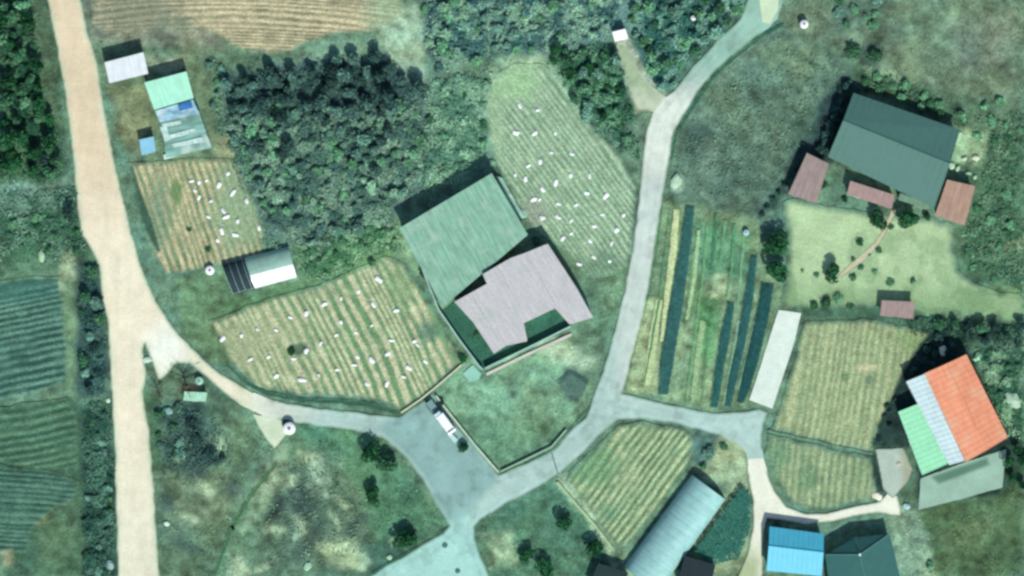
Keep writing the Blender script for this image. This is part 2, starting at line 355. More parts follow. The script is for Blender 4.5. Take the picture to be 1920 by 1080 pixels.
JOINS = [(477,752,40),(1418,866,34),(500,782,30),(1244,200,34),(1440,20,50),(1672,950,22)]
def sheet(name, poly, z, colfn, mat, cell=.25, hfn=None, jit=0.0, edge=0, kind='structure', label=None, parent=None, smooth=0):
    """a sheet of ground laid on the terrain; poly in px; colfn(px,py,d)->linear colours; edge = px over which it fades into the ground cover"""
    if smooth: poly = smooth_poly(poly, smooth)
    if jit:
        q = []
        for i in range(len(poly)):
            a = poly[i]; b = poly[(i + 1) % len(poly)]; n = max(1, int(math.hypot(b[0] - a[0], b[1] - a[1]) / 7))
            for j in range(n): q.append((a[0] + (b[0] - a[0]) * j / n, a[1] + (b[1] - a[1]) * j / n))
        qa = np.array(q); jx = (fbm(qa[:, 0], qa[:, 1], 18, 61) - .5) * 2 * jit; jy = (fbm(qa[:, 0], qa[:, 1], 18, 67) - .5) * 2 * jit
        poly = [(a + b, c + d) for a, b, c, d in zip(qa[:, 0], jx, qa[:, 1], jy)]
    x0 = min(p[0] for p in poly); x1 = max(p[0] for p in poly); y0 = min(p[1] for p in poly); y1 = max(p[1] for p in poly)
    c = cell * 10
    gx = np.arange(x0 - c, x1 + 2 * c, c); gy = np.arange(y0 - c, y1 + 2 * c, c)
    X, Y = np.meshgrid(gx, gy); nx = len(gx); ny = len(gy); idx = np.arange(nx * ny).reshape(ny, nx)
    cx = (X[:-1, :-1] + c / 2).ravel(); cy = (Y[:-1, :-1] + c / 2).ravel(); keep = inside(poly, cx, cy)
    F = np.stack([idx[1:, :-1], idx[1:, 1:], idx[:-1, 1:], idx[:-1, :-1]], -1).reshape(-1, 4)[keep]
    used, inv = np.unique(F, return_inverse=True); F = inv.reshape(-1, 4)
    vx = X.ravel()[used].copy(); vy = Y.ravel()[used].copy()
    cnt = np.bincount(F.ravel(), minlength=len(vx)); bd = cnt < 4
    d, qx, qy = nearest(poly, vx, vy)
    vx = np.where(bd, qx, vx); vy = np.where(bd, qy, vy); d = np.where(bd, 0, d)
    V = np.stack([(vx - 960) / 10, (540 - vy) / 10, np.full(len(vx), z) + (hfn(vx, vy, d) if hfn else 0)], -1)
    C = colfn(vx, vy, d)
    if edge:
        k = sstep(0, edge, d)
        for jx_, jy_, jr_ in JOINS: k = np.maximum(k, sstep(0, 14, jr_ - np.hypot(vx - jx_, vy - jy_)))    # where one surface runs on into the next
        k = k[:, None]; C = C * k + ground_rgb(vx, vy) * (1 - k)
    o = link(name, mesh_np(name, V, F, np.clip(C, .004, .86)), mat, parent); return tag(o, label, kind=kind)

def mixc(a, b, k): return a * (1 - k[:, None]) + b * k[:, None]
M_dirt = mat_attr("packed_dirt", n1=2.5, a1=.07, n2=.5, a2=.07, bump=.25, bd=.06)
M_conc = mat_attr("cast_concrete", n1=3, a1=.08, n2=.35, a2=.08, bump=.2, bd=.04, rough=.85)
M_soil = mat_attr("field_soil", n1=1.6, a1=.16, n2=.4, a2=.26, bump=.6, bd=.14)
M_lawn = mat_attr("lawn_grass", n1=3.5, a1=.10, n2=.5, a2=.14, bump=.4, bd=.08)

# -- roads
def c_dirt(x, y, d):
    c = np.tile(alb((226, 210, 176)), (len(x), 1))
    c = mixc(c, alb((236, 229, 200)), sstep(250, 520, y)); c = mixc(c, alb((226, 224, 196)), sstep(760, 1080, y))
    c = mixc(c, alb((240, 246, 228)), sstep(0, 45, 60 - np.hypot((x - 312) * 1.0, (y - 655) * .8)) * .9)
    # pale grit along the verges, two worn wheel lines
    c = mixc(c, alb((200, 220, 186)), (1 - sstep(2, 14, d + (fbm(x, y, 12, 77) - .5) * 12)) * .6)
    return c * (1 + (fbm(x, y, 60, 3) - .5) * .16 + (fbm(x, y * .12, 10, 4) - .5) * .16 + (fbm(x, y, 6, 8) - .5) * .08)[:, None]
dirt_poly = [(60,-900),(86,-60),(88,0),(106,90),(120,170),(136,290),(144,390),(152,440),(172,470),(186,500),(190,560),(201,600),(205,680),(210,760),(214,860),(217,960),(220,1080),(224,2000),
             (330,2000),(300,1080),(294,1000),(291,940),(286,870),(280,800),(272,765),(268,735),(276,700),(268,660),(272,645),(284,680),(297,716),(316,700),(330,682),(352,682),(385,706),(420,738),(452,760),(482,775),
             (474,738),(440,716),(400,690),(360,652),(328,618),(300,578),(282,540),(262,490),(246,430),(228,360),(212,290),(202,230),(190,170),(184,120),(172,80),(163,60),(158,20),(152,0),(148,-60),(120,-900)]
sheet("dirt_road", dirt_poly, .02, c_dirt, M_dirt, cell=.35, jit=2.2, edge=5, label='wide sandy unpaved road running down the west side with a branch to the east')
def c_conc(x, y, d):
    c = np.tile(alb((176, 206, 194)), (len(x), 1))
    c = mixc(c, alb((222, 228, 208)), 1 - sstep(470, 640, x))                    # sand washed over the west end
    park = sdist([(700,800),(760,770),(815,735),(940,888),(930,905),(860,990),(840,980),(780,880),(735,830)], x, y)
    c = mixc(c, alb((140, 178, 170)), sstep(-10, 14, park))
    c = mixc(c, alb((164, 214, 200)), sstep(935, 1010, y) * .9)
    c = mixc(c, alb((200, 216, 204)), sstep(1130, 1180, x) * (1 - sstep(700, 780, y)))
    c = mixc(c, alb((224, 234, 216)), sstep(0, 60, 110 - np.hypot(x - 1232, y - 250)) * .8)
    c = mixc(c, alb((154, 196, 176)), (1 - sstep(110, 190, y)) * sstep(1200, 1280, x))
    return c * (1 + (fbm(x, y, 40, 13) - .5) * .26 + (fbm(x, y, 9, 14) - .5) * .18 - .14 * sstep(.60, .66, fbm(x, y, 24, 15)) - .10 * (1 - sstep(0, 9, np.abs(d - 13) + fbm(x, y, 20, 19) * 6)))[:, None]
def ribbon(c, w):
    return smooth_poly(strip(c, w), 1)
conc_poly = [(472,735),(505,748),(540,757),(600,766),(650,770),(700,778),(748,781),(780,762),(812,737),(842,778),(892,838),(936,890),
             (985,868),(1040,842),(1072,806),(1100,782),(1112,745),(1130,695),(1152,620),(1172,540),(1188,450),(1200,350),(1206,290),(1212,245),(1222,215),(1240,192),(1268,165),(1305,118),(1345,75),(1388,35),(1402,0),(1412,-60),(1440,-700),
             (1490,-700),(1475,-60),(1468,0),(1458,35),(1440,52),(1395,88),(1345,128),(1310,172),(1282,218),(1264,248),(1256,290),(1248,340),(1238,400),(1228,460),(1221,520),(1208,580),(1190,650),(1174,712),(1167,737),
             (1220,750),(1290,766),(1345,776),(1400,772),(1424,766),(1441,772),(1434,790),(1428,812),(1430,840),(1433,870),(1404,872),(1399,852),(1380,832),(1350,818),(1310,806),(1250,792),(1200,786),(1160,788),(1128,812),(1096,848),(1052,886),(1000,918),(940,950),(902,975),(890,988),(892,1010),(902,1040),(918,1080),(928,1140),(960,1700),(905,1700),(880,1200),(840,1160),(720,1200),(300,1420),(260,1370),(690,1082),(760,1040),(830,1000),(842,988),
             (822,952),(790,898),(752,850),(715,822),(660,808),(600,800),(540,792),(500,784),(478,770)]
sheet("concrete_road", conc_poly, .028, c_conc, M_conc, cell=.3, jit=2.6, edge=5, label='pale concrete village road with a parking apron, curving up to the north')
def c_lane(x, y, d):
    c = np.tile(alb((232, 236, 214)), (len(x), 1)); c = mixc(c, alb((176, 192, 148)), sstep(1000, 1070, y) * (1 - sstep(1410, 1440, x)))
    return c * (1 + (fbm(x, y, 26, 23) - .5) * .18)[:, None]
sheet("farm_lane", [(1402,860),(1432,860),(1440,890),(1452,920),(1475,950),(1510,964),(1550,962),(1600,950),(1650,940),(1668,920),(1684,930),(1690,968),(1645,962),(1600,968),(1560,978),(1510,984),(1470,976),(1438,972),(1432,1000),(1430,1080),(1430,1140),(1370,1140),(1384,1080),(1400,1045),(1412,990),(1412,940),(1404,900)],
      .036, c_lane, M_dirt, jit=1.5, edge=4, label='cream dirt lane bending past the blue roofed house')
sheet("dirt_apron", [(474,776),(535,788),(548,802),(515,842),(500,825),(484,800)], .036, lambda x, y, d: np.tile(alb((206, 222, 190)), (len(x), 1)) * (1 + (fbm(x, y, 16, 3) - .5) * .2)[:, None], M_dirt, jit=1.2, edge=3, label='triangular pale dirt apron off the road')
sheet("footpath", [(1405,-30),(1440,-30),(1432,60),(1424,60)] if False else [(1446,-40),(1462,-40),(1458,20),(1444,44),(1430,42),(1424,0),(1418,-40)], .036,
      lambda x, y, d: np.tile(alb((204, 226, 188)), (len(x), 1)), M_dirt, jit=1, edge=2, label='pale widened patch of track at the north edge')

sheet("dirt_track", smooth_poly([(1150,80),(1176,78),(1190,110),(1206,145),(1240,176),(1262,190),(1240,214),(1215,208),(1192,206),(1176,160),(1162,125)], 2), .026,
      lambda x, y, d: mixc(np.tile(alb((160, 182, 148)), (len(x), 1)), alb((196, 208, 180)), sstep(150, 200, y)) * (1 + (fbm(x, y, 14, 9) - .5) * .5)[:, None], M_dirt, jit=2.5, edge=7, label='pale dirt track from the concrete road up to the small white hut')

# -- fields with real ridges
def field(name, poly, dirv, period, c_ridge, c_furrow, label, h=.14, cell=.22, curve=0, extra=None, jit=4.5, edge=11, z=.015, seed=1, contrast=1.0, z0=0):
    l = math.hypot(*dirv); ux, uy = dirv[0] / l, dirv[1] / l; nxv, nyv = -uy, ux
    x0 = sum(p[0] for p in poly) / len(poly); y0 = sum(p[1] for p in poly) / len(poly)
    def ph(x, y):
        s = (x - x0) * ux + (y - y0) * uy; t = (x - x0) * nxv + (y - y0) * nyv
        t = t + curve * s * s / 1000 + (fbm(s, t * .3, 70, seed) - .5) * period * .5 + (vnoise(t / 40, s * 0, seed + 9) - .5) * period * 1.6
        return t / period, s, t
    def amp(x, y): return sstep(.22, .62, fbm(x, y, 42, seed + 40))
    def hf(x, y, d):
        p, s, t = ph(x, y); return h * (0.5 + 0.5 * np.cos(p * 2 * np.pi)) * sstep(0, 8, d) * (.45 + .55 * amp(x, y))
    def cf(x, y, d):
        p, s, t = ph(x, y); k = 0.5 + 0.5 * np.cos(p * 2 * np.pi); k = sstep(.25, .75, k)
        row = _h(np.round(p), np.zeros_like(p), seed)
        al = vnoise(s / 16, np.round(p) * 3.7, seed + 3) - .5
        k = np.clip(.5 + (k - .5) * (.35 + .65 * amp(x, y)) * contrast + (row - .5) * .35 + al * .55, 0, 1)
        c = mixc(np.tile(alb(c_furrow), (len(x), 1)), alb(c_ridge), k)
        c = c * (1 + (fbm(x, y, 30, seed + 5) - .5) * .3 + (fbm(x, y, 6, seed + 8) - .5) * .35)[:, None]
        return extra(x, y, d, c) if extra else c
    return sheet(name, poly, z, cf, M_soil, cell=cell, hfn=hf, jit=jit, edge=edge, label=label)
def patch(cx, cy, rx, ry, col, a=1.0):
    def f(x, y, d, c): return mixc(c, alb(col), a * sstep(0, .8, 1.25 - np.hypot((x - cx) / rx, (y - cy) / ry) + (fbm(x, y, 14, 88) - .5) * .6))
    return f
def chain(*fs):
    def f(x, y, d, c):
        for g in fs: c = g(x, y, d, c)
        return c
    return f
field("ploughed_field", [(168,-40),(760,-40),(758,20),(740,50),(690,62),(620,68),(575,82),(545,100),(500,105),(440,92),(395,62),(300,60),(200,66),(172,50)], (1,.03), 8.2, (206,198,158), (138,138,108),
      'ploughed field of long east to west furrows at the top edge', curve=-.18, cell=.2, edge=14, seed=3, h=.12,
      extra=chain(patch(250,30,110,50,(122,132,110),.75), patch(330,70,60,40,(112,134,108),.7), patch(730,30,50,60,(150,180,142),.7)))
field("vegetable_field", [(238,306),(300,302),(380,296),(452,298),(470,360),(498,430),(500,478),(440,500),(395,500),(350,512),(310,515),(286,480),(258,400)], (.33,1), 13, (196,188,146), (116,142,106),
      'small vegetable field with plastic sacks beside the sandy road', h=.16, seed=14, cell=.22, contrast=1.1,
      extra=chain(patch(448,380,62,110,(140,172,134),.75), patch(330,360,12,28,(104,140,88),.9), patch(300,400,26,80,(112,146,116),.6),
                  lambda x,y,d,c: mixc(c, alb((48,90,72)), .95*sstep(-2,3,sdist([(238,312),(250,310),(262,350),(284,410),(302,470),(296,474),(276,440),(252,380)],x,y)))))
field("vegetable_field", [(392,602),(430,588),(500,562),(600,533),(660,508),(722,482),(752,492),(790,540),(830,610),(866,680),(820,722),(790,745),(752,768),(735,762),(700,750),(640,744),(560,742),(500,730),(456,706),(425,668)], (.44,.90), 15.5, (198,202,162), (112,152,108),
      'large vegetable field of diagonal ridges between sandy road and shed', h=.2, seed=25, cell=.22, contrast=1.15, curve=-.25,
      extra=chain(patch(500,640,90,80,(168,178,136),.45), patch(440,650,45,50,(162,174,134),.8), patch(560,655,22,12,(72,100,80),.85), patch(835,590,30,55,(122,168,122),.85), patch(805,620,22,22,(90,130,106),.8), patch(760,520,30,40,(134,168,122),.7)))
field("vegetable_field", [(905,190),(930,140),(965,118),(1020,122),(1050,150),(1075,190),(1120,245),(1165,290),(1195,350),(1190,440),(1178,500),(1125,525),(1085,512),(1050,465),(1020,445),(985,415),(950,350),(930,310),(912,260)], (.60,.80), 10, (172,198,162), (120,158,126),
      'vegetable field of fine diagonal ridges north east of the sheds', h=.14, seed=36, cell=.2, edge=12,
      extra=chain(patch(960,150,60,45,(160,200,150),.85), patch(1000,400,30,35,(150,160,142),.7), patch(930,240,22,70,(160,192,150),.6), patch(1130,500,60,30,(96,134,106),.6)))
field("vegetable_field", [(1508,604),(1560,600),(1640,600),(1700,612),(1752,622),(1715,665),(1690,710),(1662,770),(1640,828),(1640,850),(1560,836),(1444,806),(1458,772),(1470,735),(1492,665)], (-.17,1), 12.5, (170,184,138), (136,160,118),
      'pale ridged field between the concrete slab and the orange roof', h=.15, seed=47, cell=.24,
      extra=chain(patch(1720,640,50,30,(132,160,108),.7), patch(1625,690,25,8,(205,205,160),.8), patch(1630,712,12,10,(88,120,92),.7), patch(1585,708,9,9,(90,128,84),.7)))
field("vegetable_field", [(1440,814),(1560,842),(1636,858),(1642,900),(1650,934),(1600,945),(1550,956),(1510,956),(1482,940),(1462,910),(1448,880),(1436,845)], (-.10,1), 13.5, (160,178,134), (118,150,112),
      'weedy ridged field inside the bend of the cream lane', h=.15, seed=58, cell=.24,
      extra=chain(patch(1515,895,22,30,(108,146,108),.7), patch(1462,850,22,30,(108,150,114),.7)))
field("vegetable_field", [(1160,796),(1195,790),(1250,798),(1300,812),(1298,870),(1260,920),(1220,975),(1180,1020),(1160,1030),(1130,990),(1092,940),(1062,905),(1070,880),(1110,845)], (-.60,.80), 12.5, (176,196,148), (102,140,104),
      'ridged field beside the plastic greenhouse', h=.2, seed=69, cell=.22,
      extra=chain(patch(1110,870,50,50,(108,156,112),.75), patch(1140,960,22,22,(98,144,110),.7)))
field("crop_rows", [(-40,535),(60,516),(112,520),(118,560),(126,640),(128,715),(60,742),(-40,765)], (1,-.22), 13.5, (100,144,124), (50,88,76),
      'dark green crop rows at the west edge', h=.2, seed=71, edge=9, extra=patch(40,540,90,30,(66,116,102),.7))
field("crop_rows", [(-40,770),(70,752),(128,745),(145,780),(150,880),(60,880),(-40,860)], (1,-.2), 15, (92,132,102), (56,96,76),
      'weedy green crop rows south west', h=.18, seed=73, edge=8)
field("crop_rows", [(-40,868),(60,876),(120,890),(148,900),(146,935),(100,960),(66,990),(50,1035),(-40,1040)], (1,.08), 10.5, (92,134,112), (46,84,72),
      'fine dark crop rows in the south west corner', h=.18, seed=75, edge=12)

# -- lawn, path, slab, vegetable strips
sheet("lawn", [(1462,385),(1490,372),(1540,385),(1600,392),(1650,402),(1760,410),(1792,425),(1788,470),(1800,515),(1860,545),(1925,555),(1925,598),(1840,592),(1740,590),(1715,585),(1650,575),(1560,580),(1505,585),(1460,578),(1475,520),(1478,450)], .012,
      lambda x, y, d: mixc(np.tile(alb((178, 206, 158)), (len(x), 1)), alb((134, 168, 122)), np.clip(sstep(500, 580, y) * .8 + sstep(.48, .62, fbm(x, y, 46, 95)) * .5, 0, 1)) * (1 + (fbm(x, y, 40, 93) - .5) * .22 + (fbm(x, y, 8, 94) - .5) * .12)[:, None],
      M_lawn, jit=6, edge=16, label='pale mown lawn in front of the dark roofed house', smooth=1)
sheet("stone_path", smooth_poly(strip([(1678,392),(1668,412),(1655,440),(1640,462),(1618,482),(1596,500),(1572,520)], [12,9,9,12,14,12,8]), 1), .02,
      lambda x, y, d: np.tile(alb((198, 196, 160)), (len(x), 1)) * (1 + (fbm(x, y, 8, 5) - .5) * .3)[:, None], M_dirt, edge=2.5, jit=1, label='narrow winding path across the lawn to the house')
sheet("concrete_slab", [(1460,581),(1502,587),(1490,640),(1470,700),(1448,766),(1405,750),(1425,690),(1444,630)], .05,
      lambda x, y, d: np.tile(alb((218, 234, 218)), (len(x), 1)) * (1 + (fbm(x, y, 14, 6) - .5) * .16)[:, None], M_conc, edge=0, jit=.6, label='long pale concrete slab east of the vegetable strips')
def bed(pts, wd, col, label, h=.28, seed=1, name="crop_bed"):
    poly = strip(pts, wd)
    return sheet(name, poly, .01, lambda x, y, d: np.tile(alb(col), (len(x), 1)) * (1 + (fbm(x, y, 7, seed) - .5) * .35)[:, None], M_soil, cell=.25,
                 hfn=lambda x, y, d: h * sstep(0, 4, d), jit=1.2, edge=2.0, label=label)
bed([(1294,385),(1284,470),(1268,570),(1250,680),(1243,742)], [19,24,27,28,20], (50,98,92), 'long dark green bed west of centre in the vegetable strips', seed=2)
bed([(1269,392),(1262,470),(1250,560),(1240,640)], [12,16,12,8], (196,212,156), 'cream straw covered bed beside the dark bed', h=.05, seed=3)
bed([(1311,430),(1302,520),(1288,600)], [8,10,8], (168,204,148), 'narrow pale bed east of the dark bed', h=.05, seed=4)
bed([(1256,392),(1248,470),(1236,560),(1222,640),(1206,728)], [5,6,7,7,5], (84,136,92), 'thin green row at the west side of the vegetable strips', h=.12, seed=13)
bed([(1236,560),(1224,640),(1212,725)], [14,18,16], (186,204,150), 'cream bed at the south west of the vegetable strips', h=.04, seed=14)
bed([(1262,650),(1256,700),(1250,744)], [5,6,5], (178,200,150), 'narrow cream edge of the dark bed at its south end', h=.03, seed=15)
bed([(1327,420),(1320,500),(1308,590),(1296,680),(1286,752)], [6,7,7,7,5], (104,160,108), 'dull green row east of the narrow pale bed', h=.12, seed=16)
bed([(1360,412),(1354,470),(1348,505)], [7,8,6], (108,162,116), 'short grey green row near the north of the strips', h=.1, seed=17)
bed([(1378,420),(1372,500),(1362,560)], [8,8,6], (92,150,104), 'green row north of the western mulched bed', h=.15, seed=18)
bed([(1318,600),(1308,680),(1298,756)], [12,13,10], (150,184,134), 'tan green bed in the south middle of the strips', h=.05, seed=19)
bed([(1396,430),(1390,500),(1384,580)], [6,7,6], (124,170,128), 'pale green row beside the middle mulched bed', h=.06, seed=20)
bed([(1300,470),(1292,560),(1284,620)], [5,5,4], (104,156,112), 'thin green row hugging the long dark bed', h=.08, seed=21)
bed([(1330,610),(1322,690),(1316,757)], [5,6,5], (96,140,96), 'thin green row in the south of the strips', h=.1, seed=22)
bed([(1343,400),(1338,470),(1333,510)], [7,8,6], (62,128,88), 'short green bed near the north end of the strips', seed=5)
bed([(1414,478),(1404,560),(1388,650),(1372,720),(1364,764)], [12,20,19,18,14], (44,94,90), 'middle one of three dark mulched beds', seed=6)
bed([(1371,566),(1358,640),(1346,710),(1338,766)], [15,20,19,16], (42,94,88), 'western one of three dark mulched beds', seed=7)
bed([(1440,530),(1428,600),(1412,670),(1396,730),(1388,758)], [26,27,26,22,14], (34,82,80), 'eastern one of three dark mulched beds', seed=8)
bed([(1385,600),(1372,680),(1356,760)], [6,6,6], (128,178,150), 'pale strip between the dark mulched beds', h=.04, seed=9)
bed([(1416,600),(1400,670),(1384,730)], [6,6,6], (118,168,142), 'pale strip between the eastern mulched beds', h=.04, seed=12)
sheet("bare_patch", [(1042,716),(1068,694),(1106,716),(1092,748),(1062,742)], .012, lambda x, y, d: mixc(np.tile(alb((84, 118, 104)), (len(x), 1)), alb((58, 92, 84)), 1 - sstep(3, 7, sdist([(1040,700),(1110,700),(1110,760),(1040,760)], x, y) * 0 + nearest([(1042,716),(1068,694),(1100,714),(1068,694)], x, y)[0])) * (1 + (fbm(x, y, 12, 8) - .5) * .4)[:, None], M_soil, jit=1.5, edge=4, label='dark square patch on the east side of the walled grass lot')
# ditches and weedy banks along roads and fields
def verge(pts, wd, col, label, name="drainage_ditch", z=.006, seed=3):
    return sheet(name, strip(pts, wd), z, lambda x, y, d: np.tile(alb(col), (len(x), 1)) * (1 + (fbm(x, y, 8, seed) - .5) * .4)[:, None], M_ground, cell=.25, jit=1.2, edge=1.5, label=label)
verge([(424,680),(455,712),(500,737),(560,750),(640,753),(700,760),(748,776)], [8,9,9,9,10,12,8], (56,98,78), 'weedy ditch between the diagonal field and the road', seed=4)
verge([(748,776),(780,758),(812,735)], [6,7,8], (42,84,76), 'dark ditch at the head of the parking apron')
verge([(1168,738),(1180,690),(1198,618),(1214,560),(1226,500),(1234,440),(1242,380)], [4,6,6,5,5,6,6], (66,122,88), 'grass edge of the concrete road by the strips', name="grass_verge")
verge([(1258,300),(1268,250),(1290,215),(1340,140),(1390,98),(1438,62),(1470,44)], [6,7,8,8,7,7,6], (48,98,78), 'weedy ditch along the concrete road by the empty plot')
verge([(700,1084),(760,1042),(815,1012),(846,986)], [22,12,10,7], (46,96,76), 'dark weedy bank above the road in the south')
verge([(940,893),(985,874),(1038,846),(1068,812),(1100,770)], [5,8,9,8,5], (76,124,102), 'weedy ditch round the fenced grass lot')
verge([(1440,808),(1540,830),(1640,852)], [4,4,4], (112,150,108), 'grassy baulk dividing the two eastern fields', name="grass_verge", z=.2)
verge([(520,868),(470,930),(430,1000),(402,1080)], [7,8,9,8], (66,112,74), 'field drain running through the south west meadow')
verge([(425,975),(470,1030),(500,1080)], [5,5,5], (80,126,90), 'side drain in the south west meadow')
verge([(690,880),(700,930),(720,985),(724,1020)], [4,5,5,4], (60,112,84), 'green furrow through the southern meadow')
verge([(590,860),(640,920),(680,980),(720,1035)], [4,5,5,5], (84,132,98), 'old field boundary in the southern meadow', name="grass_verge")

# ------------------------------------------------------------------ builders for built things
def sector(x, y, xs, ys):
    u = (x - min(xs)) / (max(xs) - min(xs) + 1e-6); v = (y - min(ys)) / (max(ys) - min(ys) + 1e-6)
    ns = 'north' if v < .34 else ('south' if v > .67 else ''); ew = 'west' if u < .34 else ('east' if u > .67 else '')
    return (ns + ' ' + ew).strip() or 'middle'
class MB:
    def __init__(s): s.v = []; s.f = []
    def add(s, vs, fs):
        n = len(s.v); s.v += [tuple(v) for v in vs]; s.f += [tuple(i + n for i in f) for f in fs]; return s
    def hexa(s, top, bot):
        """solid from matching rings of points"""
        n = len(top); fs = [tuple(range(n)), tuple(range(2 * n - 1, n - 1, -1))]
        for i in range(n): j = (i + 1) % n; fs.append((j, i, n + i, n + j))
        return s.add(list(top) + list(bot), fs)
    def slab(s, ring, t): return s.hexa(ring, [Vector(p) - Vector((0, 0, t)) for p in ring])
    def box(s, c, sx, sy, sz, rz=0):
        c = Vector(c); R = Matrix.Rotation(rz, 3, 'Z')
        q = [c + R @ Vector((a * sx / 2, b * sy / 2, 0)) for a, b in ((-1, -1), (1, -1), (1, 1), (-1, 1))]
        return s.hexa([p + Vector((0, 0, sz)) for p in q], q)
    def tube(s, p0, p1, r0, r1=None, n=8):
        p0 = Vector(p0); p1 = Vector(p1); r1 = r0 if r1 is None else r1
        d = (p1 - p0).normalized(); u = d.cross(Vector((0, 0, 1)) if abs(d.z) < .95 else Vector((1, 0, 0))).normalized(); v = d.cross(u)
        A = [p1 + (u * math.cos(t) + v * math.sin(t)) * r1 for t in [2 * math.pi * i / n for i in range(n)]]
        B = [p0 + (u * math.cos(t) + v * math.sin(t)) * r0 for t in [2 * math.pi * i / n for i in range(n)]]
        return s.hexa(A, B)
    def build(s, name, mat, parent=None, origin=None, bevel=0):
        me = bpy.data.meshes.new(name); o0 = Vector(origin) if origin is not None else Vector((0, 0, 0))
        me.from_pydata([tuple(Vector(v) - o0) for v in s.v], [], s.f)
        bm = bmesh.new(); bm.from_mesh(me); bmesh.ops.recalc_face_normals(bm, faces=bm.faces)
        if bevel: bmesh.ops.bevel(bm, geom=bm.edges[:], offset=bevel, segments=2, affect='EDGES')
        bm.to_mesh(me); bm.free()
        return link(name, me, mat, parent, None if parent is not None else (o0 if origin is not None else None))
def lerp(a, b, t): return Vector(a) * (1 - t) + Vector(b) * t
def slope(m, a, b, c, d, t=.07, ribs=.9, rh=.045):
    """roof plane a-b (upper or lower edge), c-d opposite; ribs run from edge ab to edge dc"""
    m.slab([a, b, c, d], t)
    n = max(2, int((b - a).length / ribs)); up = Vector((0, 0, rh)); e = (b - a).normalized() * .05
    for i in range(n + 1):
        f = i / n; p = lerp(a, b, min(max(f, .006), .994)); q = lerp(d, c, min(max(f, .006), .994))
        m.hexa([p - e + up, p + e + up, q + e + up, q - e + up], [p - e, p + e, q + e, q - e])
def centre(q): return sum(q, Vector()) / len(q)
M_wall = mat_plain("plaster_wall", (196, 200, 186), rough=.9, stain=((120, 120, 104), .5))
M_brick = mat_plain("brick_wall", (150, 110, 92), rough=.9, var=.2, size=.4)
M_wood = mat_plain("weathered_wood", (120, 104, 84), rough=.9, var=.25, size=.5)
M_dark = mat_plain("dark_opening", (34, 40, 42), rough=.5, var=.1)
M_glass = mat_plain("window_glass", (54, 74, 84), rough=.08, spec=.6, var=.05)
M_steel = mat_plain("galvanised_steel", (150, 156, 158), rough=.4, metal=.7, var=.1)
M_white = mat_plain("white_paint", (244, 248, 248), rough=.55, var=.04)
M_rubber = mat_plain("rubber", (30, 30, 30), rough=.9)
def building(name, label, cat, quad, h, rise=0, ridge=.5, roofm=None, wallm=None, inset=.35, mono=0, doors=((2, .5),), wins=((2, .2), (2, .8)), ribs=.9, group=None, loc_open=False):
    """quad: the four roof corners in picture px, ridge runs parallel to side 0-1 (side 0-1 is the back eave)"""
    q = [P(x, y, h) for x, y in quad]; c = centre(q); base = Vector((c.x, c.y, 0)); root = empty(name, base)
    tag(root, label, cat, group); L = [p - base for p in q]
    m = MB()
    if rise:
        r1 = lerp(L[0], L[3], ridge) + Vector((0, 0, rise)); r2 = lerp(L[1], L[2], ridge) + Vector((0, 0, rise))
        slope(m, r1, r2, L[1], L[0], ribs=ribs); slope(m, r1, r2, L[2], L[3], ribs=ribs)
        d = (r2 - r1).normalized() * .02
        m.tube(r1 - d + Vector((0, 0, .05)), r2 + d + Vector((0, 0, .05)), .11, n=6)
    else:
        for i in (0, 1): L[i] = L[i] + Vector((0, 0, mono))
        slope(m, L[0], L[1], L[2], L[3], ribs=ribs)
    roof = m.build('roof', roofm, root)
    # walls
    ww = MB(); cc = centre(L); I = []
    for p in L:
        v = (p - cc); v.z = 0; I.append(p - v.normalized() * inset * 1.4)
    top = [Vector((p.x, p.y, p.z - .1)) for p in I]; bot = [Vector((p.x, p.y, -.3)) for p in I]
    ww.hexa(top, bot)
    if rise:
        for i, j in ((0, 3), (1, 2)):
            a, b = top[i], top[j]; r = lerp(a, b, ridge) + Vector((0, 0, rise * .93)); n = (top[1] - top[0]).normalized() * (.1 if i == 0 else -.1)
            ww.hexa([a, b, r], [a + n, b + n, r + n])
    ww.build('wall', wallm or M_wall, root)
    def opening(side, f, wd, z0, z1, nm, mt):
        a = Vector((I[side].x, I[side].y, 0)); b = Vector((I[(side + 1) % 4].x, I[(side + 1) % 4].y, 0)); e = (b - a)
        if e.length < wd * 1.3: return
        e.normalize(); p = lerp(a, b, f); out = Vector((e.y, -e.x, 0))
        if out.dot(p - cc) < 0: out = -out
        rz = math.atan2(e.y, e.x); fr = MB()
        o = MB().box(p + out * .03 + Vector((0, 0, z0)), wd, .1, z1 - z0, rz).build(nm, mt, root)
        t = .07
        for s_ in (-1, 1): fr.box(p + out * .05 + e * s_ * (wd / 2 + t / 2) + Vector((0, 0, z0)), t, .14, z1 - z0, rz)
        fr.box(p + out * .05 + Vector((0, 0, z1)), wd + 2 * t, .14, t, rz)
        fr.build('frame', M_white, o)
    for s_, f in doors: opening(s_, f, .95, -.05, min(2.0, h - .4), 'door', M_wood)
    for s_, f in wins:
        if h > 2.2: opening(s_, f, 1.1, 1.0, min(2.0, h - .4), 'window', M_glass)
    return root, roof, L, c
def ang(a, b): return math.atan2(-(b[1] - a[1]), b[0] - a[0])

# -- colours of the roofs (the sun strikes a south slope harder, so those get a smaller factor)
def roofmat(name, rgb, k, angle, **kw):
    kw.setdefault('var', .07); kw.setdefault('rough', .55)
    return mat_plain(name, tuple(alb(rgb, k)), raw=True, stripe=(angle, .5, kw.pop('st', .07)), **kw)
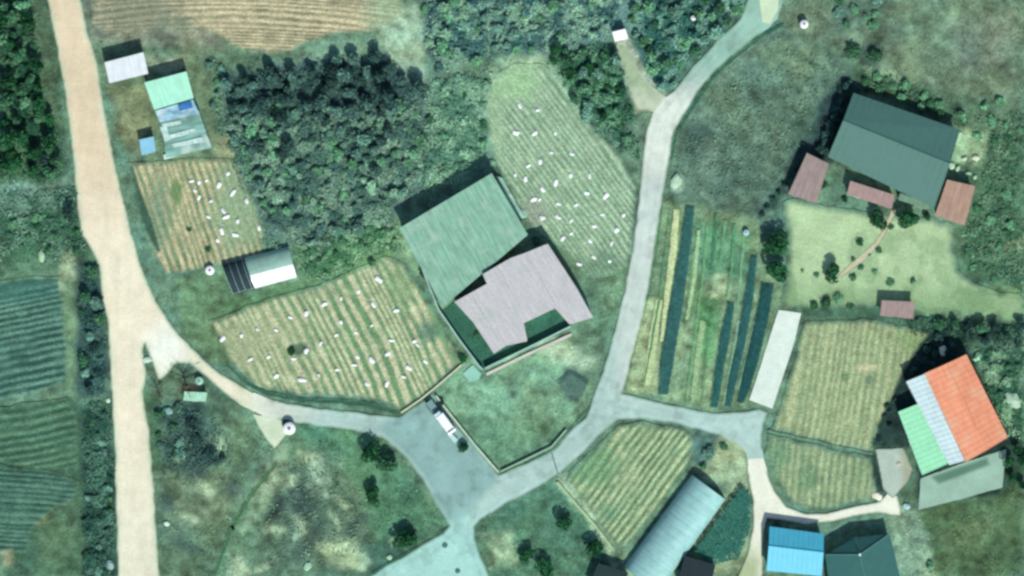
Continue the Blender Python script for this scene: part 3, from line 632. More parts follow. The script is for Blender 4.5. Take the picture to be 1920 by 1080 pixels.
# west: white shed, mint shed and its yard
building('storage_shed', 'white roofed storage shed beside the sandy road, north of the mint green roof', 'shed', [(196,117),(269,98),(278,138),(205,156)], 2.8, mono=.15,
         roofm=roofmat('white_sheet_roof', (226, 234, 234), .97, ang((196,117),(205,156))), wins=((2, .3),))
building('farm_shed', 'shed with a bright mint green roof, just south east of the white roofed shed', 'shed', [(271,155),(350,134),(363,184),(289,206)], 2.5, mono=.35,
         roofm=roofmat('mint_sheet_roof', (176, 244, 212), .92, ang((271,155),(289,206))), wins=())
r_, _, L_, _c = building('carport', 'translucent corrugated shelter roof with rusty pale streaks, running south from the mint green shed', 'shelter', [(300,222),(373,208),(397,277),(312,296)], 1.9, mono=.15,
         roofm=mat_plain('clear_sheet_roof', (126, 172, 158), stripe=(ang((300,222),(373,208)), .9, .28), rough=.35, var=.2, size=2.2, stain=((196, 222, 206), .8)), wins=(), doors=(), ribs=1.4)
def tarp(name, label, quad, z, matl, cat='tarpaulin', bump=.12, seed=1, parent=None, n=12, thick=.03):
    """a wrinkled cloth between four corners; z may be four heights"""
    zz = z if isinstance(z, (list, tuple)) else [z] * 4
    q = [P(x, y, h_) for (x, y), h_ in zip(quad, zz)]; c = centre(q); b = Vector((c.x, c.y, min(zz)))
    vs = []; fs = []
    for j in range(n + 1):
        for i in range(n + 1):
            p = lerp(lerp(q[0], q[1], i / n), lerp(q[3], q[2], i / n), j / n)
            xx = np.array([p.x * 10]); yy = np.array([p.y * 10]); p.z += bump * (float(fbm(xx, yy, 14, seed)[0]) - .2)
            vs.append(p - b)
    for j in range(n):
        for i in range(n): a = j * (n + 1) + i; fs.append((a, a + 1, a + n + 2, a + n + 1))
    me = bpy.data.meshes.new(name); me.from_pydata([tuple(v) for v in vs], [], fs)
    bm = bmesh.new(); bm.from_mesh(me); bmesh.ops.recalc_face_normals(bm, faces=bm.faces)
    bmesh.ops.solidify(bm, geom=bm.faces[:], thickness=thick); bmesh.ops.recalc_face_normals(bm, faces=bm.faces); bm.to_mesh(me); bm.free()
    o = link(name, me, matl); o.location = b; return tag(o, label, cat)
tarp('tarpaulin', 'crumpled blue and pale blue tarpaulin laid between the mint green roof and the streaked shelter', [(291,208),(362,186),(373,212),(300,230)], 2.0,
     mat_plain('blue_tarp', (150, 194, 208), var=.25, size=1.2, rough=.5, stain=((206, 228, 228), .9)), bump=.5, seed=4)
tarp('tarpaulin', 'small deep blue tarpaulin folded against the south edge of the mint green roof', [(334,196),(358,188),(362,202),(336,208)], 2.45,
     mat_plain('deep_blue_tarp', (50, 112, 170), var=.2, rough=.5), bump=.3, seed=6)
tarp('plastic_sheet', 'long pale plastic sheet lying on the ground along the south edge of the streaked shelter', [(306,290),(350,278),(352,286),(308,300)], .12,
     mat_plain('pale_plastic', (196, 224, 210), var=.12, rough=.4), bump=.3, seed=8, cat='plastic sheet')
for k_, (qa, zz, lb) in enumerate([([(303,232),(338,226),(341,232),(305,240)], 2.12, 'northernmost pale sheet lying on the streaked shelter roof'), ([(318,252),(366,240),(368,247),(320,261)], 2.1, 'pale sheet across the middle of the streaked shelter roof'),
        ([(322,270),(378,257),(382,266),(326,277)], 2.08, 'pale sheet lying on the southern half of the streaked shelter roof'), ([(300,238),(312,236),(320,262),(309,266)], 2.1, 'short pale sheet on the west edge of the streaked shelter roof')]):
    tarp('plastic_sheet', lb, qa, zz, mat_plain('pale_plastic', (190, 220, 208), var=.25, size=.7, rough=.4), bump=.2, seed=20 + k_, cat='plastic sheet')
tarp('plastic_sheet', 'long pale plastic sheet hanging along the east side of the green roofed barn', [(930,330),(942,334),(984,408),(972,412)], .5, mat_plain('pale_plastic', (158, 204, 180), var=.25, size=.8, rough=.5), bump=.6, seed=31, cat='plastic sheet')
def tank(name, label, px, py, r, h, matl, cat='water tank', lid=True):
    p = P(px, py, 0); root = empty(name, p); tag(root, label, cat); m = MB(); n = 20; prof = [(r, 0), (r * 1.03, h * .3), (r, h * .5), (r * 1.03, h * .7), (r, h * .9), (r * .75, h), (r * .3, h * 1.06)]
    vs = [Vector((a * math.cos(2 * math.pi * i / n), a * math.sin(2 * math.pi * i / n), z)) for a, z in prof for i in range(n)]
    fs = [(k * n + i, k * n + (i + 1) % n, (k + 1) * n + (i + 1) % n, (k + 1) * n + i) for k in range(len(prof) - 1) for i in range(n)]
    fs.append(tuple(range((len(prof) - 1) * n, len(prof) * n))); m.add(vs, fs).build('tank_body', matl, root)
    MB().tube((0, 0, h * 1.05), (0, 0, h * 1.13), r * .28, n=12).build('lid', M_steel, root); return root
def hut(name, label, quad, h, matl, cat='shed', wall=None, mono=.15, ribs=.6): return building(name, label, cat, quad, h, mono=mono, roofm=matl, wallm=wall or M_wall, wins=(), inset=.12, ribs=ribs)
hut('toilet_cabin', 'small sky blue portable cabin on the grass west of the streaked shelter', [(261,262),(288,256),(292,284),(266,291)], 1.9, mat_plain('sky_blue_plastic', (140, 200, 220), rough=.4, var=.08), 'cabin', wall=mat_plain('sky_blue_wall', (112, 186, 216)))
hut('pump_house', 'small white roofed hut at the top of the pale track in the northern scrub', [(1148,60),(1172,54),(1178,73),(1153,78)], 1.9, mat_plain('white_roof_panel', (250, 250, 250), rough=.5, var=.03), 'hut')
hut('tool_shed', 'low shed with a faded mint green roof in the fork of the sandy road', [(346,734),(388,736),(386,753),(344,751)], 1.3, mat_plain('faded_mint_roof', (164, 218, 188), rough=.6, var=.1, size=.8))
tank('water_tank', 'white round water tank standing beside the pale triangular apron', 543, 803, 1.15, 1.7, M_white)
tank('water_tank', 'white round drum tank west of the black netted end of the plastic tunnel', 394, 507, .85, 1.1, M_white)
tank('water_tank', 'small mint green round tank just north of the faded mint roofed shed', 374, 714, .75, 1.1, mat_plain('mint_plastic', (160, 215, 190)))
tank('water_tank', 'white round tank in the grass north of the empty plot', 1507, 46, .8, 1.5, M_white)
tank('water_tank', 'very small white tank in the scrub west of the northern road', 1300, 34, .5, .9, M_white)
tank('water_tank', 'pale blue drum on the grass at the north end of the vegetable strips', 1399, 436, .55, .8, mat_plain('pale_blue_plastic', (166, 206, 214)))

# -- plastic tunnels
def tunnel(name, label, quad, hgt, mats, seam=(1.0,), ribs=14, group=None, cat='greenhouse', arc=.75):
    """quad: ground corners px; axis runs 0->3 / 1->2; mats: list of (fraction from side 0, fraction to, material, part name) round the arc"""
    q = [P(x, y, 0) for x, y in quad]; c = centre(q); root = empty(name, c); tag(root, label, cat, group); q = [p - c for p in q]
    def pt(u, v, dz=0, k=1.0):
        a = lerp(q[0], q[3], v); b = lerp(q[1], q[2], v); m = (a + b) / 2; t = math.pi * u
        r = (a - b) / 2; return m + r * (math.cos(t) * (1 - .12 * math.sin(t))) * k + Vector((0, 0, (hgt + dz) * math.sin(t) ** arc))
    nu = 20; nv = ribs * 2
    for u0, u1, v0, v1, mt, nm in mats:
        us = [u0 + (u1 - u0) * i / nu for i in range(nu + 1)]; vs = [v0 + (v1 - v0) * j / nv for j in range(nv + 1)]
        V = [pt(u, v, (-.03 if j % 2 else 0)) for j, v in enumerate(vs) for u in us]
        F = [(j * (nu + 1) + i, j * (nu + 1) + i + 1, (j + 1) * (nu + 1) + i + 1, (j + 1) * (nu + 1) + i) for j in range(nv) for i in range(nu)]
        me = bpy.data.meshes.new(nm); me.from_pydata([tuple(v) for v in V], [], F)
        for p in me.polygons: p.use_smooth = True
        link(nm, me, mt, root)
    for v in (0.0, 1.0):
        m = MB(); R = [pt(i / 20, v) for i in range(21)]; m.add(R, [tuple(range(21))]); 
        e = m.build('end_wall', M_film, root)
    m = MB()
    for j in range(ribs + 1):
        R = [pt(i / 16, j / ribs, .03, 1.003) for i in range(17)]
        for i in range(16): m.tube(R[i], R[i + 1], .035, n=5)
    for u in (.08, .92): m.tube(pt(u, 0, .02), pt(u, 1, .02), .035, n=6)
    m.build('hoops', M_hoop, root); return root
M_film = mat_plain('greenhouse_film', (112, 176, 180), rough=.35, var=.12, size=1.5, spec=.5, stripe=(ang((1295,888),(1190,1033)) + math.pi / 2, .5, .10))
M_film2 = mat_plain('pale_film', (154, 204, 198), rough=.28, var=.10, size=1.5, spec=.5, stripe=(ang((1295,888),(1190,1033)) + math.pi / 2, .5, .08))
M_hoop = mat_plain('whitened_hoop', (176, 212, 206), rough=.5)
tunnel('greenhouse', 'long blue grey plastic tunnel greenhouse beside the ridged field in the south', [(1297,890),(1360,937),(1236,1110),(1170,1062)], 3.0, [(0, 1, 0, 1, M_film2, 'cover')], ribs=13)
M_glint = mat_plain('glint_film', (250, 252, 252), rough=.3, var=.03, spec=.6); M_gf = mat_plain('greenish_film', (150, 190, 172), rough=.35, var=.15, spec=.5)
M_black = mat_plain('black_shade_net', (34, 58, 62), rough=.9, var=.12)
tunnel('greenhouse', 'small plastic tunnel with a sun glint painted white on its south side and a black netted west end', [(416,494),(438,552),(557,520),(541,462)], 2.3,
       [(0, 1, 0, .34, M_black, 'shade_net'), (0, .56, .34, 1, M_gf, 'cover'), (.56, 1, .34, 1, M_glint, 'glint_panel')], ribs=10)  # the white south strip paints in the sun's highlight on the film
# -- the two big sheds
GA = ang((750,427),(830,575))
building('livestock_barn', 'large barn under a streaky green corrugated roof in the middle of the village', 'barn', [(749,428),(922,325),(990,440),(830,576)], 3.2, mono=1.0,
         roofm=roofmat('green_sheet_roof', (134, 184, 158), .93, GA, st=.18, stain=((170, 196, 182), .6), rough=.75, var=.08, size=.8), inset=.3, doors=((1, .5),), wins=((3, .3), (3, .6)), ribs=1.0)
PK = [(852,566),(913,532),(905,514),(957,484),(985,474),(1027,457),(1082,541),(1112,595),(1070,608),(1042,577),(981,606),(988,640),(949,648),(926,663),(887,604)]
_c = centre([P(x, y, 4.0) for x, y in PK]); base = Vector((_c.x, _c.y, 0)); root = empty('workshop', base); tag(root, 'big shed with a pale pinkish grey notched roof against the green roofed barn', 'shed')
M_pink = roofmat('pinkish_roof', (200, 200, 198), .95, ang((1027,457),(1112,595)), st=.08, var=.10, size=.5, rough=.85, stain=((170, 186, 176), .45))
ring = [P(x, y, 4.0) - base for x, y in PK]; me = bpy.data.meshes.new('roof'); bm = bmesh.new()
bm.faces.new([bm.verts.new(p) for p in ring]); bmesh.ops.recalc_face_normals(bm, faces=bm.faces)
if bm.faces[:][0].normal.z < 0: bmesh.ops.reverse_faces(bm, faces=bm.faces[:])
ex = bmesh.ops.extrude_face_region(bm, geom=bm.faces[:]); bmesh.ops.translate(bm, verts=[e for e in ex['geom'] if isinstance(e, bmesh.types.BMVert)], vec=(0, 0, -.2)); bmesh.ops.recalc_face_normals(bm, faces=bm.faces)
bmesh.ops.triangulate(bm, faces=[f for f in bm.faces if len(f.verts) > 4]); bm.to_mesh(me); bm.free(); link('roof', me, M_pink, root)
m = MB(); cpt = Vector((0, 0, 0))
for i in range(len(ring)):
    a = ring[i].copy(); b = ring[(i + 1) % len(ring)].copy(); a = a * .985; b = b * .985; d = (b - a); d.z = 0; n = Vector((d.y, -d.x, 0)).normalized() * .1
    a.z = b.z = 3.78; a0 = a.copy(); b0 = b.copy(); a0.z = b0.z = -.3
    m.hexa([a - n, b - n, b + n, a + n], [a0 - n, b0 - n, b0 + n, a0 + n])
m.build('wall', M_wall, root)
m = MB()
for p, q in (((932,500),(975,572)), ((985,475),(1040,568)), ((884,552),(936,640))):
    a = P(*p, 4.0) - base; b = P(*q, 4.0) - base; a = lerp(a, b, .03); m.tube(a, b, .05, n=6)
m.build('roof_seam', mat_plain('roof_seam', (176, 182, 176)), root)
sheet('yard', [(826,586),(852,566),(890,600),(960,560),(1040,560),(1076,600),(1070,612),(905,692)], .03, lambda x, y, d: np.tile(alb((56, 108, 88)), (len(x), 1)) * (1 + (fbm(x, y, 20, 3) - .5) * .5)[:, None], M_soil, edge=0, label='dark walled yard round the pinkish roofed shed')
def wall_line(name, label, pts, h, wd, matl, cat='wall', z0=-.3):
    q = [P(x, y, h) for x, y in pts]; c = centre(q); b = Vector((c.x, c.y, 0)); m = MB()
    for i in range(len(q) - 1):
        a = q[i] - b; e = q[i + 1] - b; a.z = e.z = 0; d = (e - a).normalized(); n = Vector((-d.y, d.x, 0)) * wd / 2
        ex = d * (wd / 2 if i < len(q) - 2 else 0) - d * 0; a2 = a + (d * wd / 2 if i else Vector()); 
        T = Vector((0, 0, h)); B = Vector((0, 0, z0)); m.hexa([a2 - n + T, e + ex - n + T, e + ex + n + T, a2 + n + T], [a2 - n + B, e + ex - n + B, e + ex + n + B, a2 + n + B])
    o = m.build(name, matl); o.location = b; return tag(o, label, cat)
M_cw = mat_plain('pale_concrete', (190, 214, 186), rough=.9, var=.15, size=.8); M_cw2 = mat_plain('bluish_concrete', (166, 206, 196), rough=.9, var=.15, size=.8)
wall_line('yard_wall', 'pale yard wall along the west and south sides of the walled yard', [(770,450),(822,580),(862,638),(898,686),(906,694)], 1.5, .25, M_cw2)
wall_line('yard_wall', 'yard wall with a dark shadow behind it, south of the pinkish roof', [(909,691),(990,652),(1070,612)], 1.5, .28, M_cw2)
wall_line('kerb', 'pinkish white concrete kerb below the south yard wall', [(912,702),(990,664),(1072,627)], .25, .5, mat_plain('pinkish_concrete', (206, 200, 192), rough=.9), 'kerb')
wall_line('retaining_wall', 'pale retaining wall between the parking apron and the fenced grass lot', [(817,742),(845,778),(890,834),(935,886)], .7, .35, M_cw)
wall_line('retaining_wall', 'low retaining wall between the grass lot and the curving concrete road', [(939,884),(985,862),(1034,838),(1062,806)], .5, .3, mat_plain('mossy_concrete', (150, 188, 158), rough=.9))
wall_line('kerb', 'pale kerb along the south east side of the large diagonal field', [(866,684),(822,722),(790,748),(752,774)], .45, .35, mat_plain('cream_concrete', (198, 208, 172), rough=.9), 'kerb')
wall_line('retaining_wall', 'cream earth bank kerb between the ridged field and the southern orchard', [(1044,904),(1080,945),(1115,985),(1150,1030)], .3, .5, mat_plain('earth_bank', (164, 196, 152), rough=.95, var=.2))
sheet('culvert_slab', [(868,700),(886,684),(902,700),(898,712),(880,716)], .06, lambda x, y, d: np.tile(alb((150, 204, 184)), (len(x), 1)), M_conc, edge=0, jit=.4, label='small blue green concrete slab at the corner of the yard')
m = MB(); a = P(1034, 848, .04); b = P(1046, 888, .04); c_ = (a + b) / 2; d = (b - a).normalized(); n = Vector((-d.y, d.x, 0)) * .12
m.hexa([a - n, b - n, b + n, a + n], [p - Vector((0, 0, .1)) for p in (a - n, b - n, b + n, a + n)]); tag(m.build('drain_grate', mat_plain('cast_iron', (92, 122, 112), var=.2), None, origin=c_), 'dark drain grate crossing the concrete road', 'drain')
for i, (x, y, r, lb) in enumerate([(834,1022,.55,'dark round manhole cover in the road junction, the northern one'), (858,1070,.5,'dark round manhole cover in the road at the bottom edge')]):
    m = MB().tube((0, 0, -.05), (0, 0, .025), r, n=24).tube((0, 0, .025), (0, 0, .04), r * .8, n=24); o = m.build('manhole_cover', mat_plain('dark_iron', (70, 112, 104), var=.2)); o.location = P(x, y, .03); tag(o, lb, 'manhole cover', 'manhole covers in the road')

# -- house with its pink outbuildings
HA = ang((1597,177),(1552,295))
r_, _, _, hc = building('farmhouse', 'large house with a dark slate grey gable roof in front of the pale lawn', 'house', [(1600,174),(1800,243),(1752,390),(1552,294)], 3.0, rise=2.3, ridge=.44,
         roofm=roofmat('slate_roof', (92, 142, 130), .72, HA, st=.03, var=.04, rough=.7), doors=((2, .55),), wins=((2, .15), (2, .35), (2, .8), (1, .3), (1, .7)), inset=.5, ribs=1.2)
M_pr = lambda c, n: roofmat(n, c, .95, HA, st=.10, rough=.75, var=.10, size=1.0)
building('outbuilding', 'dull pink roofed outbuilding at the west corner of the dark roofed house', 'outbuilding', [(1513,287),(1554,307),(1530,382),(1478,364)], 2.4, mono=.3, roofm=M_pr((158, 142, 136), 'dull_pink_roof'), wins=())
building('porch', 'long narrow pink roofed porch along the front of the dark roofed house', 'porch', [(1594,339),(1678,366),(1672,392),(1588,364)], 2.2, mono=.25, roofm=M_pr((166, 142, 134), 'pink_porch_roof'), wins=(), doors=((2, .8),), inset=.2)
building('porch', 'small grey green canopy over the front path beside the long pink porch', 'porch', [(1688,362),(1744,383),(1740,394),(1684,374)], 2.3, mono=.1, roofm=M_pr((112, 150, 122), 'mossy_canopy_roof'), wins=(), doors=(), inset=.2)
building('outbuilding', 'brownish pink roofed outbuilding at the east corner of the lawn', 'outbuilding', [(1776,337),(1828,349),(1809,423),(1753,404)], 2.4, mono=.3, roofm=M_pr((176, 146, 126), 'brown_pink_roof'), wins=())
building('garden_shed', 'small pink roofed garden shed on the south side of the lawn', 'shed', [(1653,563),(1716,566),(1712,598),(1650,592)], 2.0, mono=.2, roofm=M_pr((162, 142, 136), 'garden_shed_roof'), wins=())
# -- orange roofed farm
OA = ang((1731,698),(1811,860))
OM = roofmat('orange_sheet_roof', (238, 158, 120), .98, OA, st=.07, rough=.6, stain=((232, 184, 150), .7))
building('farm_hall', 'large farm hall with a bright orange roof', 'barn', [(1812,664),(1890,820),(1811,866),(1733,700)], 4.2, rise=.9, ridge=.5, roofm=OM, wins=((0, .3), (0, .6)), ribs=1.0, inset=.3)
building('lean_to', 'white roofed lean-to along the west side of the orange roof', 'lean-to', [(1733,701),(1809,864),(1780,872),(1699,715)], 3.4, mono=.3, roofm=roofmat('white_blue_roof', (206, 230, 230), .97, OA, rough=.6), wins=(), doors=(), inset=.2)
building('lean_to', 'mint green roofed lean-to west of the white lean-to', 'lean-to', [(1722,757),(1777,869),(1729,891),(1686,820),(1687,767)][:4] if False else [(1723,756),(1778,869),(1729,891),(1684,772)], 2.6, mono=.3,
         roofm=roofmat('mint_green_roof', (160, 236, 188), .96, OA, rough=.6, var=.05), wins=(), doors=((2, .5),), inset=.2)
sheet('farmyard', [(1641,842),(1694,839),(1712,880),(1702,905),(1674,935),(1655,918)], .05, lambda x, y, d: mixc(np.tile(alb((178, 196, 180)), (len(x), 1)), alb((164, 170, 146)), sstep(1680, 1700, x)) * (1 + (fbm(x, y, 18, 3) - .5) * .25)[:, None], M_conc, edge=2, jit=1, label='pale grey concrete pad south west of the mint green lean-to')
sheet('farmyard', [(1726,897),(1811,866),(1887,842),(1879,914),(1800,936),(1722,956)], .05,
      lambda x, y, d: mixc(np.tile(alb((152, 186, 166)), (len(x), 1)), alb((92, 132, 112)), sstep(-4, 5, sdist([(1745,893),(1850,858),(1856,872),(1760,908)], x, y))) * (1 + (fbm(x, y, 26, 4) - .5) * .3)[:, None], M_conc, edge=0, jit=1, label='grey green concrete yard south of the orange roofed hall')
# -- blue roofed house and the dark teal house
BA = ang((1443,988),(1437,1068))
building('house', 'house with a bright sky blue gable roof at the bottom edge', 'house', [(1443,987),(1545,1001),(1541,1080),(1437,1070)], 2.8, rise=1.35, ridge=.43, roofm=roofmat('sky_blue_roof', (96, 216, 244), .76, BA, st=.03, rough=.5, var=.04),
         doors=((2, .5),), wins=((2, .2), (2, .8)), inset=.35)
tq = [(1547,1040),(1604,1008),(1668,1001),(1700,1130),(1560,1130)]; tb = P(1620, 1070, 0); root = empty('house', tb); tag(root, 'house with a dark teal hipped roof next to the bright blue roof', 'house')
e = [P(x, y, 2.9) - tb for x, y in tq]; r1 = P(1612, 1040, 5.0) - tb; r2 = P(1628, 1110, 5.0) - tb
m = MB(); 
for fs in ([e[0], e[1], r1], [e[1], e[2], r1], [e[2], e[3], r2, r1], [e[3], e[4], r2], [e[4], e[0], r1, r2]): m.slab(fs, .08)
m.build('roof', mat_plain('dark_teal_roof', tuple(alb((56, 112, 106), .92)), raw=True, rough=.6, var=.06), root)
m = MB()
for a, b in ((e[0], r1), (e[1], r1), (e[2], r1), (r1, r2)): m.tube(a + Vector((0, 0, .04)), b + Vector((0, 0, .04)), .10, n=6)
m.build('ridge_cap', mat_plain('teal_cap', (86, 140, 128)), root)
MB().tube(r1, r1 + Vector((0, 0, .5)), .22, n=10).build('finial', M_white, root)
ww = [p * .94 for p in e]; MB().hexa([Vector((p.x, p.y, 2.8)) for p in ww], [Vector((p.x, p.y, -.3)) for p in ww]).build('wall', M_wall, root)
hut('storage_shed', 'dark roofed shed at the bottom edge beside the plastic tunnel greenhouse', [(1284,1042),(1341,1059),(1330,1112),(1270,1096)], 2.4, mat_plain('near_black_roof', (24, 44, 50), rough=.8, var=.15))
hut('storage_shed', 'dark roofed shed at the bottom edge west of the plastic tunnel greenhouse', [(1122,1056),(1178,1074),(1160,1120),(1104,1100)], 2.2, mat_plain('near_black_roof', (26, 52, 52), rough=.8, var=.15))

# -- vehicles
def wheel(root, x, y, r):
    w_ = MB().tube((x, y - .11, r), (x, y + .11, r), r, n=18).build('wheel', M_rubber, root)
    MB().tube((x, y - .125, r), (x, y + .125, r), r * .55, n=12).build('rim', M_steel, w_)
def prism(prof, y0, y1, taper=0):
    m = MB(); A = [(x, y0 + taper * z, z) for x, z in prof]; B = [(x, y1 - taper * z, z) for x, z in prof]; m.hexa(A, B); return m
def van(px, py, hd, label, paint):
    root = empty('parked_van', P(px, py, .03), hd); tag(root, label, 'van', 'vehicles parked on the apron')
    prism([(-2.1, .35), (2.1, .35), (2.15, .9), (1.75, 1.15), (1.3, 1.85), (-2.0, 1.9), (-2.12, 1.0)], -.86, .86, .03).build('body', paint, root, bevel=.04)
    MB().add([(1.72, -.74, 1.2), (1.72, .74, 1.2), (1.34, .68, 1.8), (1.34, -.68, 1.8)], [(0, 1, 2, 3)]).build('windscreen', M_glass, root)
    for s_ in (-1, 1): MB().box((.7, s_ * .83, 1.2), .9, .06, .5).build('side_window', M_glass, root); MB().box((2.12, s_ * .6, .7), .08, .3, .18).build('headlight', M_white, root)
    for x in (-1.35, 1.35):
        for y in (-.8, .8): wheel(root, x, y, .33)
def truck(px, py, hd, label):
    root = empty('parked_truck', P(px, py, .03), hd); tag(root, label, 'truck', 'vehicles parked on the apron')
    prism([(.75, .45), (1.75, .45), (1.8, 1.1), (1.5, 1.75), (.75, 1.8)], -.72, .72, .03).build('cab', mat_plain('pale_blue_paint', (196, 226, 226)), root, bevel=.03)
    MB().add([(1.78, -.6, 1.15), (1.78, .6, 1.15), (1.55, .56, 1.68), (1.55, -.56, 1.68)], [(0, 1, 2, 3)]).build('windscreen', M_glass, root)
    m = MB().box((-.6, 0, .62), 2.5, 1.45, .08)
    for s_ in (-1, 1): m.box((-.6, s_ * .74, .7), 2.5, .05, .35)
    m.box((-1.83, 0, .7), .05, 1.43, .35); m.build('load_bed', mat_plain('bed_paint', (120, 156, 156)), root)
    MB().box((-.6, 0, .4), 3.2, .7, .2).build('chassis', M_rubber, root)
    for x in (-1.2, 1.15):
        for y in (-.65, .65): wheel(root, x, y, .28)
van(836, 794, math.atan2(-.8, .6), 'bright white van parked against the retaining wall of the apron', M_white)
truck(814, 768, math.atan2(-.8, .6), 'small pale pickup truck parked north west of the white van')
o = MB()
for i in range(5): o.box((0.02 * i, .03 * (i % 2), .12 * i), 1.9, .8, .1, .03 * i)
o = o.build('board_stack', mat_plain('pale_board', (186, 220, 214), var=.1)); o.location = P(849, 820, .03); o.rotation_euler.z = math.atan2(-.8, .6); tag(o, 'stack of pale boards on the apron south east of the white van', 'boards')

# -- white sacks on the fields
def sack_mesh(seed):
    bm = bmesh.new(); bmesh.ops.create_icosphere(bm, subdivisions=3, radius=1); r = random.Random(seed)
    for v in bm.verts:
        n = v.co.copy(); v.co.x = math.copysign(abs(n.x) ** .7, n.x) * .48; v.co.y = math.copysign(abs(n.y) ** .75, n.y) * .34; v.co.z = max(n.z, -.45) * .17 + .07
        k = 1 + .2 * math.sin(n.x * 7 + seed) * math.cos(n.y * 6 + seed); v.co *= k
    me = bpy.data.meshes.new('sack'); bm.to_mesh(me); bm.free()
    for p in me.polygons: p.use_smooth = True
    return me
M_sack = mat_plain('white_sack', (244, 250, 246), rough=.6, var=.05, objrand=.10)
SM = [sack_mesh(i) for i in range(4)]
for me in SM: me.materials.append(M_sack)
def sacks(pts, ox, oy, sc, label, group, z):
    for i, (x, y) in enumerate(pts):
        o = bpy.data.objects.new('sack', SM[i % 4]); COL.objects.link(o); o.location = P(ox + x / sc, oy + y / sc, z); s_ = random.uniform(.72, 1.2)
        o.scale = (s_, s_ * random.uniform(.8, 1.15), s_); o.scale.x *= random.uniform(.9, 1.5); o.rotation_euler.z = random.uniform(0, 3.1); sz_ = 'large' if s_ > 1.03 else ('small' if s_ < .87 else ''); tag(o, (sz_ + ' white sack on the ' + sector(x, y, [p[0] for p in pts], [p[1] for p in pts]) + ' part of the ' + label).strip(), 'sack', group)
sacks([(535,230),(590,240),(645,225),(800,175),(735,260),(835,315),(560,300),(590,350),(675,375),(935,375),(765,445),(660,490),(785,490),(870,520),(1025,570),(755,595),(855,620),(725,660)], 220, 280, 3.857,
      'vegetable field beside the sandy road', 'white sacks on the western vegetable field', .12)
sacks([(125,525),(245,505),(345,465),(465,470),(555,390),(655,365),(770,305),(875,270),(985,225),(1080,310),(1225,345),(1115,150),(875,420),(1070,440),(845,500),(970,485),(745,555),(1195,535),(1340,540),(300,655),(415,640),(575,650),(655,600),(980,640),(960,690),(1070,660),(850,720),(735,755),(630,785),(465,760),(1270,765),(1305,710),(1410,670),(1040,810),(1165,810),(1170,620),(1360,565)], 380, 480, 3.375,
      'large diagonal field', 'white sacks on the large diagonal field', .15)
sacks([(255,160),(345,180),(235,295),(330,298),(435,298),(415,395),(518,402),(358,442),(298,462),(232,508),(283,528),(512,512),(608,515),(437,548),(370,582),(595,600),(690,615),(325,632),(355,632),(452,655),(540,660),(370,725),(448,722),(515,740),(672,708),(780,712),(632,768),(745,788),(515,805),(472,830),(610,842),(720,855),(630,925),(710,945),(555,960)], 880, 140, 2.7,
      'finely ridged field beyond the barn', 'white sacks on the north eastern field', .1)
# -- pale stones and scraps
def rock(px, py, r, rgb, label, name='boulder', cat='rock', flat=.6, group=None, seed=None):
    bm = bmesh.new(); bmesh.ops.create_icosphere(bm, subdivisions=2, radius=r); rr = random.Random(seed or int(px * 7 + py))
    for v in bm.verts: v.co *= rr.uniform(.78, 1.15); v.co.z *= flat
    me = bpy.data.meshes.new(name); bm.to_mesh(me); bm.free(); me.materials.append(mat_plain(name + '_stone', rgb, rough=.9, var=.15, size=.4))
    o = bpy.data.objects.new(name, me); COL.objects.link(o); o.location = P(px, py, r * flat * .4); o.scale = (rr.uniform(.8, 1.4), rr.uniform(.7, 1.1), 1); o.rotation_euler.z = rr.uniform(0, 3); return tag(o, label, cat, group)
for x, y, r, c in [(1785,311,.6,(190,225,190)),(1796,316,.5,(186,220,180)),(1808,298,.5,(206,225,190)),(1830,296,.55,(210,222,190)),(1800,250,.5,(176,216,180)),(1815,326,.5,(160,200,160)),(1828,332,.5,(160,202,168)),(1840,262,.4,(150,190,150))]:
    rock(x, y, r, c, ('large ' if r >= .55 else 'small ') + 'pale boulder in the ' + sector(x, y, [1785, 1840], [250, 332]) + ' of the rockery east of the dark roofed house', group='boulders in the rockery')
